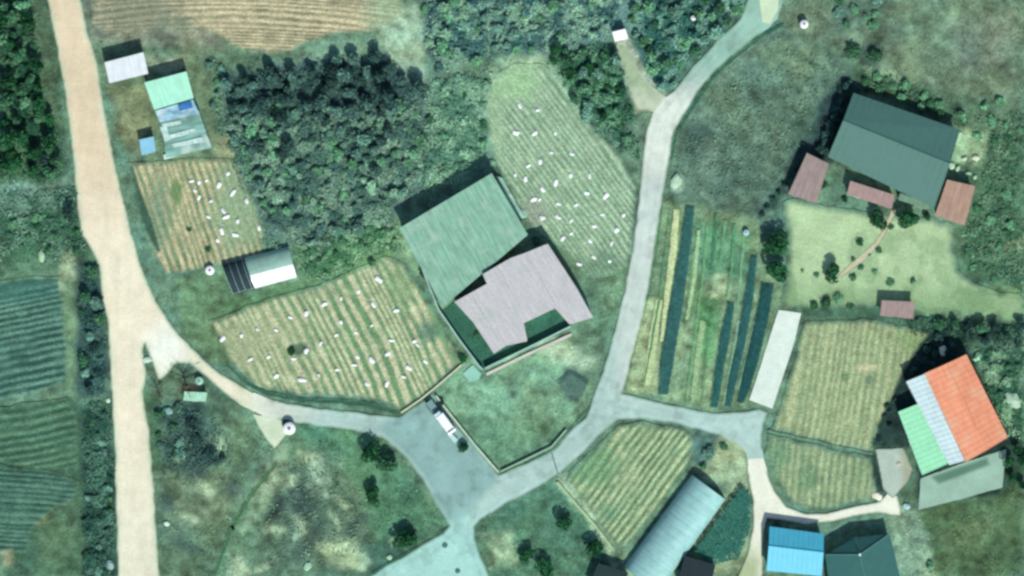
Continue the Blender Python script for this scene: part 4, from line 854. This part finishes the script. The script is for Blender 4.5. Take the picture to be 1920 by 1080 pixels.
for x, y, r, c, lb in [(1268,340,1.1,(176,210,180),'long pale heap at the south west corner of the empty plot'),(1214,66,1.4,(136,190,170),'pale green heap in the scrub east of the small white hut'),(1160,2,.6,(220,235,235),'white scrap in the scrub at the top edge, north of the small white hut'),(1216,122,.7,(150,196,180),'pale stone on the east side of the pale northern track'),
    (78,480,.9,(168,202,160),'pale heap on the meadow north of the western crop rows'),(165,557,.8,(140,178,170),'blue grey heap in the dark strip just west of the sandy road'),(203,751,.45,(206,236,210),'small white stone at the west edge of the sandy road'),(206,964,.6,(120,176,160),'blue green scrap on the west verge of the sandy road, southern part'),
    (206,1060,.7,(150,186,176),'pale scrap on the west verge of the sandy road at the bottom edge'),(313,982,.5,(206,232,212),'small white stone in the south west meadow'),(316,770,.9,(126,172,158),'blue green rubble heap under the dark shrubs south of the road fork'),(276,675,.7,(190,218,196),'pale heap on the small island in the road fork'),
    (1768,658,1.0,(226,232,202),'cream heap just north of the orange roof'),(1862,612,1.0,(120,150,140),'grey boulder in the dark hedge east of the garden shed'),(1858,700,1.2,(160,200,160),'pale heap on the slope east of the orange roof'),(1900,750,1.8,(176,208,178),'large pale mound at the right edge, east of the orange roof'),
    (1685,870,.5,(196,190,168),'small pinkish heap on the concrete pad'),(1700,950,.8,(180,212,206),'pale blue scrap at the corner of the concrete yard'),(730,1045,.5,(170,206,176),'small pale stone on the bank above the southern road'),(577,1062,.7,(160,206,170),'pale green stone in the southern meadow near the bottom edge'),
    (1645,930,.8,(232,236,210),'cream stone at the end of the cream lane'),(982,400,.7,(150,190,170),'pale scrap beside the east wall of the green roofed barn'),(968,425,.9,(140,188,168),'green grey heap at the south east corner of the green roofed barn'),(372,712 - 30,.4,(190,220,190),'small pale stone north of the mint green tank')]:
    rock(x, y, r, c, lb, name='rubble_heap' if r > .75 else 'stone', cat='heap' if r > .75 else 'stone', flat=.4)

# ------------------------------------------------------------------ trees, shrubs and undergrowth
def leaf_cloud(n, rad, hgt, z0, size, seed, lobes=7, flat=1.0, gap=.25):
    """many leaf clumps spread through an uneven crown: returns V, F, C"""
    r = np.random.default_rng(seed)
    lc = r.normal(0, 1, (lobes, 3)); lc /= np.linalg.norm(lc, axis=1)[:, None]; lc *= (r.uniform(.25, .62, lobes))[:, None]
    lr = r.uniform(.34, .58, lobes); lc = np.vstack([[0, 0, 0], lc]); lr = np.append(.55, lr)
    k = r.choice(len(lr), n, p=lr ** 2 / (lr ** 2).sum()); d = r.normal(0, 1, (n, 3)); d /= np.linalg.norm(d, axis=1)[:, None]
    p = lc[k] + d * (lr[k] * r.uniform(.55, 1.05, n) ** .6)[:, None]
    p[:, 2] = np.where(p[:, 2] < -.75, -p[:, 2] * .3, p[:, 2])
    p[:, 0] *= rad; p[:, 1] *= rad; p[:, 2] = z0 + (p[:, 2] * .5 + .5) * hgt
    nrm = d * .7 + r.normal(0, .55, (n, 3)) + [0, 0, .35]; nrm /= np.linalg.norm(nrm, axis=1)[:, None]
    u = np.cross(nrm, r.normal(0, 1, (n, 3))); u /= np.linalg.norm(u, axis=1)[:, None]; v = np.cross(nrm, u)
    s = size * r.uniform(.5, 1.25, n)[:, None]; e = r.uniform(.45, .8, n)[:, None]
    V = np.stack([p - u * s, p - v * s * e, p + u * s, p + v * s * e], 1).reshape(-1, 3)
    F = np.arange(4 * n).reshape(-1, 4); c = np.repeat(np.clip(r.normal(1, .32, n), .4, 1.9), 4)
    return V, F, np.stack([c * 1.02, c, c * .97], 1)
def cloud_mesh(name, *a, **k):
    V, F, C = leaf_cloud(*a, **k); return mesh_np(name, V, F, C)
def trunk_mesh(h, r, seed, limbs=5, rad=1.0, twigs=0):
    rr = random.Random(seed); m = MB(); p = Vector((0, 0, -.2)); pts = [p]
    for i in range(4): p = p + Vector((rr.uniform(-.1, .1), rr.uniform(-.1, .1), (h + .2) / 4)); pts.append(p)
    for i in range(4): m.tube(pts[i], pts[i + 1], r * (1 - .16 * i), r * (1 - .16 * (i + 1)), n=7)
    for i in range(limbs):
        a = i * 2.4 + rr.uniform(-.4, .4); s = lerp(pts[2], pts[4], rr.random()); l = rad * rr.uniform(.55, .95)
        e = s + Vector((math.cos(a) * l, math.sin(a) * l, l * rr.uniform(.35, .8))); m.tube(s, e, r * .42, r * .14, n=5)
        for t in range(twigs):
            s2 = lerp(s, e, rr.uniform(.3, .9)); b = a + rr.uniform(-1.1, 1.1); l2 = l * rr.uniform(.3, .6)
            e2 = s2 + Vector((math.cos(b) * l2, math.sin(b) * l2, l2 * rr.uniform(.2, .9))); m.tube(s2, e2, r * .15, r * .05, n=4)
            for q in range(3): c = b + rr.uniform(-.9, .9); l3 = l2 * .6; m.tube(lerp(s2, e2, rr.uniform(.4, 1)), e2 + Vector((math.cos(c) * l3, math.sin(c) * l3, l3 * .4)), r * .05, r * .02, n=3)
    me = bpy.data.meshes.new('trunk'); me.from_pydata([tuple(v) for v in m.v], [], m.f); return me
M_bark = mat_plain('bark', (104, 92, 74), rough=.95, var=.25, size=.3)
LM = {'steel': mat_leaf('steel_green_leaves', (76, 114, 104), 1.3), 'dark': mat_leaf('dark_green_leaves', (60, 106, 76), 1.35), 'blue': mat_leaf('blue_green_leaves', (100, 146, 128), 1.3), 'mid': mat_leaf('mid_green_leaves', (90, 142, 106), 1.4), 'pale': mat_leaf('pale_green_leaves', (134, 182, 150), 1.3),
      'vivid': mat_leaf('deep_green_leaves', (40, 92, 58), 1.1), 'night': mat_leaf('blackish_green_leaves', (52, 84, 78), 1.15)}
TREES = {}
def proto(kind, tint, v):
    key = (kind, tint, v)
    if key not in TREES:
        sd_ = 100 + v * 13 + len(kind)
        if kind == 'tree': cm = cloud_mesh('crown', 620, 1.0, 1.55, .75, .17, sd_); tm = trunk_mesh(1.1, .09, sd_, 6, .75)
        elif kind == 'ball': cm = cloud_mesh('crown', 700, 1.0, 1.5, .15, .13, sd_, lobes=5); tm = trunk_mesh(.6, .07, sd_, 5, .6)
        else: cm = cloud_mesh('foliage', 460, 1.0, 1.15, .02, .17, sd_, lobes=8); tm = trunk_mesh(.35, .05, sd_, 5, .7)
        cm.materials.append(LM[tint]); tm.materials.append(M_bark); TREES[key] = (cm, tm)
    return TREES[key]
def plant(px, py, r_px, kind, tint, label, group=None, hs=1.0, name=None, cat=None):
    """a tree or shrub standing at px,py with crown radius r_px"""
    cm, tm = proto(kind, tint, random.randrange(5)); r = r_px / 10
    nm = name or {'tree': 'tree', 'ball': 'round_tree', 'shrub': 'shrub'}[kind]
    root = empty(nm, P(px, py, 0) - Vector((0, 0, .1)), random.uniform(0, 6.28)); root.scale = (r * random.uniform(.9, 1.12), r * random.uniform(.9, 1.12), r * hs * random.uniform(.85, 1.15))
    tag(root, label, cat or ('tree' if kind != 'shrub' else 'shrub'), group)
    for me, n in ((cm, 'crown' if kind != 'shrub' else 'foliage'), (tm, 'trunk' if kind != 'shrub' else 'stems')):
        o = bpy.data.objects.new(n, me); COL.objects.link(o); o.parent = root
    return root
TN = {'steel': 'greyish', 'dark': 'dark', 'blue': 'bluish', 'mid': 'green', 'pale': 'pale', 'vivid': 'vivid', 'night': 'blackish'}
ORD = ['northernmost', 'second', 'third', 'fourth', 'fifth', 'sixth', 'seventh', 'eighth', 'ninth', 'tenth', 'southernmost']
def grove(poly, n, rr, kinds, tints, label, group, gap=.8, hs=1.0, cat=None, name=None, avoid=None):
    xs = [p[0] for p in poly]; ys = [p[1] for p in poly]; done = []; tries = 0
    while len(done) < n and tries < 6000:
        tries += 1; x = random.uniform(min(xs), max(xs)); y = random.uniform(min(ys), max(ys)); r = random.uniform(*rr)
        if not inside(poly, np.array([x]), np.array([y]))[0]: continue
        if any(math.hypot(x - a, y - b) < (r + c) * gap for a, b, c in done): continue
        done.append((x, y, r)); kd = random.choice(kinds); tn = random.choice(tints); q = (r - rr[0]) / (rr[1] - rr[0]); sz_ = 'large' if q > .67 else ('small' if q < .33 else 'medium')
        lb = sz_ + ' ' + TN[tn] + ' ' + label.replace('{s}', sector(x, y, xs, ys))
        plant(x, y, r, kd, tn, lb, group, hs, cat=cat, name=name)
grove([(425,150),(470,125),(560,120),(650,108),(720,105),(745,130),(790,150),(800,185),(760,205),(600,205),(430,215)], 34, (12, 20), ['tree'], ['night', 'night', 'steel'], 'tree in the {s} of the dark north edge of the central wood', 'trees on the north side of the central wood', .55, .95)
CW = [(425,205),(780,200),(800,260),(780,330),(745,385),(690,440),(600,465),(540,440),(490,400),(440,320)]
grove([(425,205),(780,200),(800,262),(610,300),(445,290)], 60, (9, 17), ['tree', 'shrub'], ['blue', 'steel', 'steel', 'night', 'mid'], 'tree in the {s} of the upper half of the central wood', 'trees of the central wood, upper half', .52, .8, cat='tree', name='woodland_tree')
grove([(445,290),(610,300),(800,262),(785,330),(748,392),(690,448),(600,470),(535,440),(490,400)], 80, (7, 15), ['tree', 'shrub', 'shrub'], ['blue', 'mid', 'pale', 'steel', 'mid'], 'tree in the {s} of the lower half of the central wood', 'trees of the central wood, lower half', .56, .7, cat='tree', name='woodland_tree')
grove([(795,0),(1150,0),(1120,60),(1060,95),(960,105),(880,120),(820,135),(800,70)], 58, (8, 16), ['tree', 'shrub', 'shrub'], ['blue', 'mid', 'steel', 'pale', 'blue'], 'tree in the {s} of the scrub right of the ploughed field', 'trees in the northern scrub', .70, .62, cat='tree', name='woodland_tree')
grove([(1030,95),(1145,85),(1165,130),(1185,215),(1160,240),(1100,220),(1060,165)], 28, (9, 16), ['tree', 'shrub'], ['dark', 'mid', 'blue', 'vivid'], 'tree in the {s} of the copse west of the pale dirt track', 'trees beside the northern track', .6, .9, cat='tree', name='woodland_tree')
grove([(1180,0),(1400,0),(1330,85),(1265,160),(1235,175),(1200,120)], 30, (10, 18), ['tree', 'shrub'], ['blue', 'mid', 'dark'], 'tree in the {s} of the scrub east of the pale dirt track', 'trees west of the northern road', .74, .9, cat='tree', name='woodland_tree')
grove([(0,0),(50,0),(70,120),(85,200),(105,230),(110,330),(0,340)], 30, (12, 22), ['tree'], ['dark', 'vivid', 'mid'], 'tree in the {s} of the forest in the top left corner', 'trees of the north western forest', .64, 1.05, name='forest_tree')
grove([(0,395),(150,395),(165,470),(110,480),(60,470),(0,490)], 9, (9, 15), ['shrub'], ['dark', 'mid'], 'shrub in the {s} of the meadow above the western crop rows', 'shrubs on the western meadow', .9, .8)
grove([(150,500),(185,500),(200,640),(200,735),(155,735)], 10, (10, 16), ['shrub', 'tree'], ['night', 'dark', 'blue'], 'shrub in the {s} of the strip between crop rows and sandy road', 'shrubs beside the sandy road', .8, .85, cat='shrub', name='shrub')
grove([(155,770),(212,770),(214,1080),(158,1080)], 13, (8, 13), ['shrub'], ['dark', 'steel', 'blue'], 'shrub in the {s} of the ditch west of the southern sandy road', 'shrubs in the south western ditch', .82, .8)
grove([(380,110),(440,120),(430,250),(400,240)], 6, (9, 13), ['shrub'], ['mid', 'blue'], 'shrub in the {s} of the gap between mint shed and wood', 'shrubs east of the mint green shed', 1, .8)
grove([(570,450),(720,430),(745,470),(690,500),(590,500)], 9, (8, 13), ['shrub'], ['mid', 'dark'], 'shrub in the {s} of the strip above the large diagonal field', 'shrubs south of the central wood', 1.2, .75)
grove([(820,140),(930,130),(920,260),(930,310),(840,330),(800,250)], 14, (7, 12), ['shrub'], ['mid', 'pale', 'dark'], 'shrub in the {s} of the pale slope west of the ridged field', 'shrubs west of the fine ridged field', 1.3, .8)
grove([(1600,150),(1650,135),(1740,175),(1790,220),(1780,235),(1700,200)], 9, (8, 12), ['shrub'], ['dark', 'mid'], 'shrub in the {s} of the row behind the dark roofed house', 'shrubs behind the house', 1.0, .9)
grove([(1830,320),(1915,310),(1915,550),(1810,500),(1800,430),(1830,400)], 11, (8, 14), ['shrub'], ['dark', 'mid', 'mid'], 'shrub in the {s} of the overgrown garden east of the lawn', 'shrubs east of the lawn', 1.1, .6, cat='shrub', name='shrub')
grove([(1740,605),(1915,612),(1915,650),(1800,645),(1750,632)], 12, (9, 15), ['tree', 'shrub'], ['night', 'dark', 'vivid'], 'shrub in the {s} of the hedge between lawn and orange roof', 'hedge north of the orange roof', .8, 1.0, cat='shrub', name='hedge_shrub')
grove([(1700,690),(1760,630),(1800,640),(1790,660),(1720,700)], 8, (8, 11), ['shrub'], ['night'], 'shrub in the {s} of the clump above the orange roofed hall', 'shrubs north of the orange roofed hall', .8, .9)
grove([(1825,660),(1900,660),(1912,800),(1895,800),(1850,720)], 9, (8, 12), ['shrub'], ['dark', 'mid', 'pale'], 'shrub in the {s} of the slope east of the orange roof', 'shrubs east of the orange roof', 1.1, .8)
grove([(1890,830),(1918,830),(1918,925),(1888,925)], 5, (10, 14), ['tree'], ['vivid', 'dark'], 'tree in the {s} of the clump east of the concrete yard', 'trees east of the concrete yard', .8, 1)
grove([(1660,760),(1680,720),(1690,760),(1650,835),(1642,835)], 6, (6, 8), ['shrub'], ['night'], 'shrub in the {s} of the hedge beside the pale ridged field', 'hedge west of the mint green lean-to', .9, 1.0, name='hedge_shrub')
grove([(1560,0),(1660,0),(1655,60),(1565,60)], 8, (8, 13), ['shrub'], ['mid', 'blue', 'dark'], 'shrub in the {s} of the hillside north east of the plot', 'shrubs on the north eastern hillside', 1.0, .7)
grove([(1700,170),(1915,190),(1915,300),(1840,290),(1800,225)], 12, (8, 13), ['shrub'], ['mid', 'dark'], 'shrub in the {s} of the slope north east of the house', 'shrubs north east of the house', 1.2, .7)
grove([(285,760),(340,755),(335,870),(285,870)], 7, (8, 12), ['shrub'], ['blue', 'dark'], 'shrub in the {s} of the thicket south of the road fork', 'shrubs south of the road fork', 1.0, .8)
for x, y, r, kind, tint, lb in [
    (1447,456,23,'ball','vivid','large round dark green tree at the west edge of the lawn, the northern of two'), (1455,508,20,'ball','vivid','round dark green tree at the west edge of the lawn, the southern of two'), (1556,506,17,'ball','vivid','round dark green tree on the lawn at the lower end of the winding path'),
    (1641,404,17,'ball','vivid','round dark green tree on the lawn just left of where the path meets the porch'), (1702,406,20,'ball','vivid','round dark green tree right of the path, in front of the grey green canopy'), (1738,404,10,'ball','vivid','small round bush beside the east outbuilding'),
    (1544,346,9,'shrub','vivid','small dark bush tucked beside the west pink outbuilding'), (1584,372,8,'shrub','vivid','small dark bush at the west end of the long pink porch'),
    (1612,455,9,'shrub','dark','low green bush on the lawn left of the winding path, upper one'), (1600,486,6,'shrub','dark','tiny bush on the left edge of the winding path, middle'), (1648,470,7,'shrub','dark','small bush on the right side of the winding path'), (1671,426,7,'shrub','dark','small bush on the right side of the path near the porch'),
    (1614,502,7,'shrub','dark','small dark bush right of the lower end of the path'), (1640,510,7,'shrub','mid','small pale bush south of the path on the lawn'), (1600,520,8,'shrub','mid','soft green bush just south of the path end'), (1505,508,5,'shrub','mid','tiny lone bush on the west part of the lawn'), (1531,515,6,'shrub','mid','tiny bush just left of the round tree on the lawn'),
    (1670,530,9,'shrub','mid','low bush on the south part of the lawn above the garden shed'), (1712,528,8,'shrub','mid','low bush on the lawn north east of the garden shed'), (1630,478,4,'shrub','mid','smallest bush beside the middle of the path'),
    (1525,574,11,'shrub','dark','dark bush at the north edge of the pale ridged field, left one'), (1548,568,13,'shrub','dark','dark bush at the north edge of the pale ridged field, middle one'), (1570,560,11,'shrub','mid','bush at the north edge of the pale ridged field, right one'), (1595,578,9,'shrub','mid','low bush between the middle bushes and the garden shed'),
    (692,842,20,'ball','vivid','round tree nearest the road in the southern triangle of grass'), (728,866,18,'ball','dark','round tree by the edge of the apron in the southern triangle'), (698,918,16,'ball','vivid','round tree in the middle of the southern triangle of grass'), (706,945,11,'shrub','dark','low bush just south of the middle tree of the southern triangle'), (762,1006,21,'ball','vivid','lone large round tree near the junction in the southern triangle'),
    (1056,978,15,'ball','vivid','round tree in the southern orchard beside the cream bank, upper one'), (1110,1020,17,'ball','vivid','round tree in the southern orchard beside the cream bank, lower one'), (984,1035,14,'ball','vivid','round tree in the southern orchard, leftmost'), (1022,1066,20,'ball','vivid','largest round tree of the southern orchard, at the bottom edge'),
    (871,838,12,'ball','vivid','round bush on the apron against the retaining wall, south east of the white van'), (828,756,9,'ball','night','dark bush in the corner of the apron above the pickup truck'), (536,792,9,'shrub','vivid','dark bush just left of the white round tank by the apron'),
    (360,792,14,'shrub','night','black green shrub in the dark arc south of the faded mint roof, upper one'), (368,826,14,'shrub','night','black green shrub in the middle of the dark arc in the south west meadow'), (395,852,14,'shrub','night','black green shrub at the lower right end of the dark arc'), (340,850,15,'shrub','blue','blue green shrub left of the dark arc'), (418,856,9,'shrub','night','small dark shrub at the tip of the dark arc'),
    (795,515,11,'ball','night','dark bush against the west wall of the green roofed barn'), (545,660,10,'shrub','vivid','lone dark bush in the middle of the large diagonal field'), (390,468,7,'shrub','dark','dark bush at the south end of the western vegetable field'), (355,430,6,'shrub','dark','small bush in the middle of the western vegetable field'),
    (965,398,9,'shrub','night','dark bush at the east side of the green roofed barn'), (1005,452,10,'shrub','night','black green bush in the gap between the two big roofs'), (1330,848,13,'shrub','blue','blue green bush by the north end of the plastic greenhouse, left one'), (1358,838,9,'shrub','dark','dark bush by the north end of the plastic greenhouse, right one'), (1318,875,9,'shrub','dark','bush right above the end of the plastic greenhouse'),
    (78,408,9,'shrub','mid','lone shrub in the pale patch west of the sandy road'), (130,400,16,'tree','night','dark tree close to the west edge of the sandy road'), (82,300,15,'tree','night','darkest tree at the south edge of the north western forest'), (1600,96,16,'shrub','dark','dark shrub at the north east tip of the empty plot'), (1640,106,16,'shrub','dark','dark shrub just right of the north east tip of the empty plot'),
    (895,628,8,'shrub','dark','dark shrub in the walled yard'), (868,672,11,'shrub','vivid','dark shrub outside the south west corner of the walled yard'), (1745,1060,10,'shrub','mid','low shrub on the slope right of the dark teal roof')]:
    if kind == 'ball' and r > 12: x += 3; y += 5; r *= 1.25
    plant(x, y, r, kind, tint, lb, hs=.95 if kind == 'ball' else .8, name='bush' if kind == 'shrub' else ('round_tree' if r > 11 else 'bush'), cat='bush' if (kind == 'shrub' or r < 12) else 'tree')
# dark hedge on the west side of the house
for i in range(11):
    x = 1588 - i * 5.8; y = 160 + i * 15; plant(x, y, 13, 'shrub', 'night', (ORD[i] + (' from the north' if 0 < i < 10 else '')) + ' blackish shrub of the hedge west of the dark roofed house', 'hedge west of the house', 1.1, name='hedge_shrub')
for i in range(7):
    x = 1492 - i * 10.5; y = 318 + i * 14; plant(x, y, 7, 'shrub', 'night', (ORD[i] + (' from the north' if i else '')) + ' small shrub of the hedge south east of the empty plot', 'hedge on the plot boundary', .9, name='hedge_shrub')
# the bare tree in the fork
t = empty('bare_tree', P(350, 728, 0)); tag(t, 'leafless tree at the road fork throwing a branched shadow', 'tree'); link('trunk', trunk_mesh(3.2, .2, 5, 9, 2.8, twigs=6), M_bark, t)
t = empty('bare_tree', P(300, 742, 0)); tag(t, 'small leafless tree at the east edge of the sandy road below the fork', 'tree'); link('trunk', trunk_mesh(2.6, .14, 9, 7, 1.9, twigs=6), M_bark, t)

# undergrowth: tufts nobody could count, coloured like the ground they grow from
DENS = [([(0,0),(1920,0),(1920,1080),(0,1080)], .30), ([(400,100),(840,100),(800,480),(480,480)], .9), ([(780,0),(1220,0),(1200,240),(1020,110),(800,330)], .8), ([(1250,60),(1600,100),(1430,420),(1240,370)], .55), ([(280,760),(850,800),(850,1000),(400,1080),(280,1080)], .8),
        ([(0,0),(115,0),(150,500),(0,500)], .8), ([(1450,0),(1920,0),(1920,330),(1800,230),(1600,120)], .6), ([(1690,930),(1920,915),(1920,1080),(1700,1080)], .8), ([(150,740),(215,740),(215,1080),(150,1080)], .9), ([(900,900),(1060,900),(1180,1080),(900,1080)], .6), ([(170,80),(420,90),(470,300),(210,300)], .6), ([(1800,300),(1920,300),(1920,560),(1800,500)], .9)]
BAN = [dirt_poly, conc_poly, [(1380,860),(1440,860),(1520,955),(1700,920),(1700,985),(1440,990),(1430,1080),(1370,1080)], [(238,306),(452,298),(500,478),(310,515)], [(392,602),(722,482),(866,680),(752,768),(560,742),(425,668)], [(905,190),(1020,122),(1195,350),(1178,500),(1050,465),(930,310)],
       [(1478,602),(1752,622),(1640,828),(1650,934),(1510,956),(1436,845)], [(1160,796),(1300,812),(1298,870),(1180,1020),(1062,905)], [(0,525),(112,520),(128,715),(0,765)], [(168,0),(760,0),(740,50),(545,100),(172,50)], [(1462,385),(1790,420),(1800,515),(1925,555),(1925,598),(1460,578)],
       [(1457,581),(1502,587),(1448,766),(1405,750)], [(826,586),(1027,457),(1112,595),(905,692)], [(1640,840),(1890,840),(1880,915),(1660,940)], [(474,776),(548,802),(515,842)]]
N = 120000
tx = rng.uniform(-10, 1930, N); ty = rng.uniform(-10, 1090, N); dn = np.zeros(N)
for poly, v in DENS: dn = np.where(inside(poly, tx, ty), v, dn)
for poly in BAN: dn = np.where(inside(poly, tx, ty), 0, dn)
dn = dn * .8 * sstep(.30, .62, fbm(tx, ty, 30, 222, 2)) * 1.3
k = rng.random(N) < dn; tx = tx[k]; ty = ty[k]; n = len(tx)
base = ground_rgb(tx, ty, .4)
sz = rng.uniform(.08, .26, n) * (.6 + .6 * dn[k]); a = rng.uniform(0, 6.28, n); tl = rng.uniform(.05, .7, n)
cx = (tx - 960) / 10; cy = (540 - ty) / 10
u = np.stack([np.cos(a), np.sin(a), np.zeros(n)], -1); v = np.stack([-np.sin(a) * np.cos(tl), np.cos(a) * np.cos(tl), np.sin(tl)], -1)
p = np.stack([cx, cy, np.full(n, -.12)], -1); s = sz[:, None]
V = np.stack([p - u * s * .8, p + u * s * .8, p + u * s * .5 + v * s * 1.2, p - u * s * .5 + v * s * 1.2], 1).reshape(-1, 3)
C = np.repeat(np.clip(base * rng.lognormal(.10, .26, n)[:, None] * (1 + rng.normal(0, .06, (n, 3))), .006, .7), 4, axis=0)
M_tuft = mat_attr("grass_tufts", a1=.1, a2=.1, bump=0)
tag(link('undergrowth', mesh_np('undergrowth', V, np.arange(4 * n).reshape(-1, 4), C), M_tuft), 'coarse grass tufts and low weeds over the unkempt ground', kind='stuff')
# low growth between the trunks of the woods: one mass of leaf clumps, hummocky, in light and dark species
def thicket(name, poly, n, hmax, dark, light, label, size=(.12, .24), seed=1, sc=13, floor=.05, edge=34):
    xs = [p[0] for p in poly]; ys = [p[1] for p in poly]; r = np.random.default_rng(seed)
    x = r.uniform(min(xs), max(xs), n); y = r.uniform(min(ys), max(ys), n); d = sdist(poly, x, y) + (fbm(x, y, 30, seed) - .5) * 34
    k = r.random(n) < sstep(-4, edge, d); x, y, d = x[k], y[k], d[k]; f = fbm(x, y, sc, seed + 3, 2); k = (f > .40 - .5 * r.random(len(x)) ** 3) ; x, y, d, f = x[k], y[k], d[k], f[k]; m = len(x)
    z = floor + hmax * sstep(.3, .7, f) * sstep(0, 16, d) * r.uniform(.75, 1.05, m)
    p = np.stack([(x - 960) / 10, (540 - y) / 10, z], -1); nr = r.normal(0, .45, (m, 3)) + [0, 0, 1]; nr /= np.linalg.norm(nr, axis=1)[:, None]
    u = np.cross(nr, r.normal(0, 1, (m, 3))); u /= np.linalg.norm(u, axis=1)[:, None]; v = np.cross(nr, u); s = r.uniform(*size, m)[:, None]
    V = np.stack([p - u * s, p - v * s * .7, p + u * s, p + v * s * .7], 1).reshape(-1, 3)
    g = sstep(.38, .66, fbm(x, y, 21, seed + 11, 2)); c = mixc(np.tile(alb(dark, 1.25), (m, 1)), alb(light, 1.15), g) * r.lognormal(0, .2, m)[:, None]
    tag(link(name, mesh_np(name, V, np.arange(4 * m).reshape(-1, 4), np.repeat(np.clip(c, .005, .7), 4, axis=0)), M_tuft), label, kind='stuff')
thicket('brushwood', [(425,200),(600,195),(790,190),(815,260),(790,340),(745,400),(690,455),(590,480),(530,450),(480,400),(430,320),(415,240)], 60000, 1.1, (76,114,100), (126,164,138), 'hummocky blue green brushwood between the trees of the central wood', seed=31)
thicket('brushwood', [(420,150),(560,115),(650,100),(730,95),(760,140),(810,165),(800,200),(430,215)], 24000, 1.1, (58,90,86), (82,120,106), 'blackish brushwood along the north edge of the central wood', seed=41)
thicket('brushwood', [(795,-10),(1180,-10),(1150,60),(1080,100),(960,110),(880,125),(820,140),(795,70)], 30000, 1.0, (68,112,108), (136,180,154), 'blue green brushwood in the northern scrub', seed=51)
thicket('brushwood', [(1020,95),(1145,80),(1165,130),(1190,215),(1200,300),(1160,290),(1110,235),(1060,170)], 18000, 1.3, (46,96,72), (104,156,120), 'green brushwood in the copse by the pale track', seed=61)
thicket('brushwood', [(1175,-10),(1395,-10),(1330,80),(1262,158),(1240,170),(1205,120)], 22000, 1.2, (56,108,96), (124,176,154), 'blue green brushwood between track and road', seed=71)
thicket('brushwood', [(-10,-10),(60,-10),(80,120),(95,200),(112,240),(118,330),(100,350),(-10,345)], 24000, 1.3, (46,90,66), (86,132,96), 'dark undergrowth of the north western forest', seed=81)
thicket('brushwood', [(-10,350),(140,350),(165,470),(110,490),(60,470),(-10,500)], 8000, .5, (64,108,84), (116,158,132), 'low scrub on the meadow west of the sandy road', seed=91)
thicket('brushwood', [(145,490),(185,500),(203,640),(205,740),(152,740)], 7000, .7, (46,82,78), (76,116,106), 'dark scrub in the strip beside the sandy road', seed=92)
thicket('brushwood', [(154,755),(213,755),(217,1090),(156,1090)], 11000, .7, (48,90,74), (84,128,106), 'dark scrub in the ditch west of the southern sandy road', seed=93)
thicket('brushwood', [(540,440),(745,415),(765,470),(700,480),(620,525),(560,530)], 13000, .9, (72,124,86), (136,186,138), 'fresh green scrub between the central wood and the diagonal field', seed=94)
thicket('brushwood', [(390,110),(430,130),(430,300),(480,400),(560,480),(500,500),(470,360),(400,260)], 12000, .8, (66,110,92), (116,160,128), 'low scrub on the west side of the central wood', seed=95)
thicket('brushwood', [(800,150),(930,120),(915,260),(925,320),(870,350),(780,370)], 14000, .7, (84,134,108), (140,188,152), 'sparse pale scrub west of the fine ridged field', seed=96)
thicket('brushwood', [(1600,110),(1700,150),(1800,220),(1925,200),(1925,560),(1810,510),(1790,430),(1835,400),(1830,320),(1860,240),(1790,232),(1700,190),(1605,160)], 26000, .5, (64,108,80), (108,150,114), 'green scrub behind the house and down the right edge', seed=97)
thicket('brushwood', [(1655,590),(1760,600),(1925,608),(1925,650),(1850,645),(1740,640),(1700,610)], 12000, 1.0, (30,60,52), (74,114,90), 'dark scrub of the hedge south of the lawn', seed=98)
thicket('brushwood', [(1825,650),(1925,650),(1925,830),(1890,815),(1850,730)], 13000, .7, (60,106,80), (136,180,140), 'scrub on the slope east of the orange roof', seed=99)
thicket('brushwood', [(285,750),(400,760),(440,850),(400,890),(300,890)], 3000, .4, (56,90,84), (84,122,106), 'dark scrub in the south west meadow', seed=101)
thicket('brushwood', [(560,850),(640,870),(700,960),(700,1050),(500,1075),(470,1010),(520,900)], 1500, .2, (90,120,98), (128,160,128), 'dead pale stalks and low weeds in the southern meadow', seed=102, sc=18)
thicket('brushwood', [(1250,260),(1300,200),(1400,110),(1450,60),(1590,120),(1500,280),(1420,400),(1260,355)], 3500, .25, (84,122,100), (116,152,124), 'dry low weeds on the empty plot', seed=103, sc=20)
# the dense low crop beside the plastic greenhouse
poly = [(1390,913),(1407,930),(1405,993),(1383,1047),(1340,1057),(1300,1036),(1345,975)]
tx = rng.uniform(1290, 1410, 9000); ty = rng.uniform(905, 1060, 9000); k = inside(poly, tx, ty); tx = tx[k]; ty = ty[k]; n = len(tx)
cx = (tx - 960) / 10; cy = (540 - ty) / 10; p = np.stack([cx, cy, .9 + .35 * fbm(tx, ty, 16, 5)], -1)
nrm = rng.normal(0, .35, (n, 3)) + [0, 0, 1]; nrm /= np.linalg.norm(nrm, axis=1)[:, None]; u = np.cross(nrm, rng.normal(0, 1, (n, 3))); u /= np.linalg.norm(u, axis=1)[:, None]; v = np.cross(nrm, u); s = rng.uniform(.1, .22, n)[:, None]
V = np.stack([p - u * s, p - v * s, p + u * s, p + v * s], 1).reshape(-1, 3); C = np.repeat(np.tile(alb((56, 118, 102), 1.1), (n, 1)) * rng.lognormal(0, .15, n)[:, None], 4, axis=0)
tag(link('vine_canopy', mesh_np('vine_canopy', V, np.arange(4 * n).reshape(-1, 4), C), M_tuft), 'dense dark green vine canopy between the plastic greenhouse and the cream lane', kind='stuff')
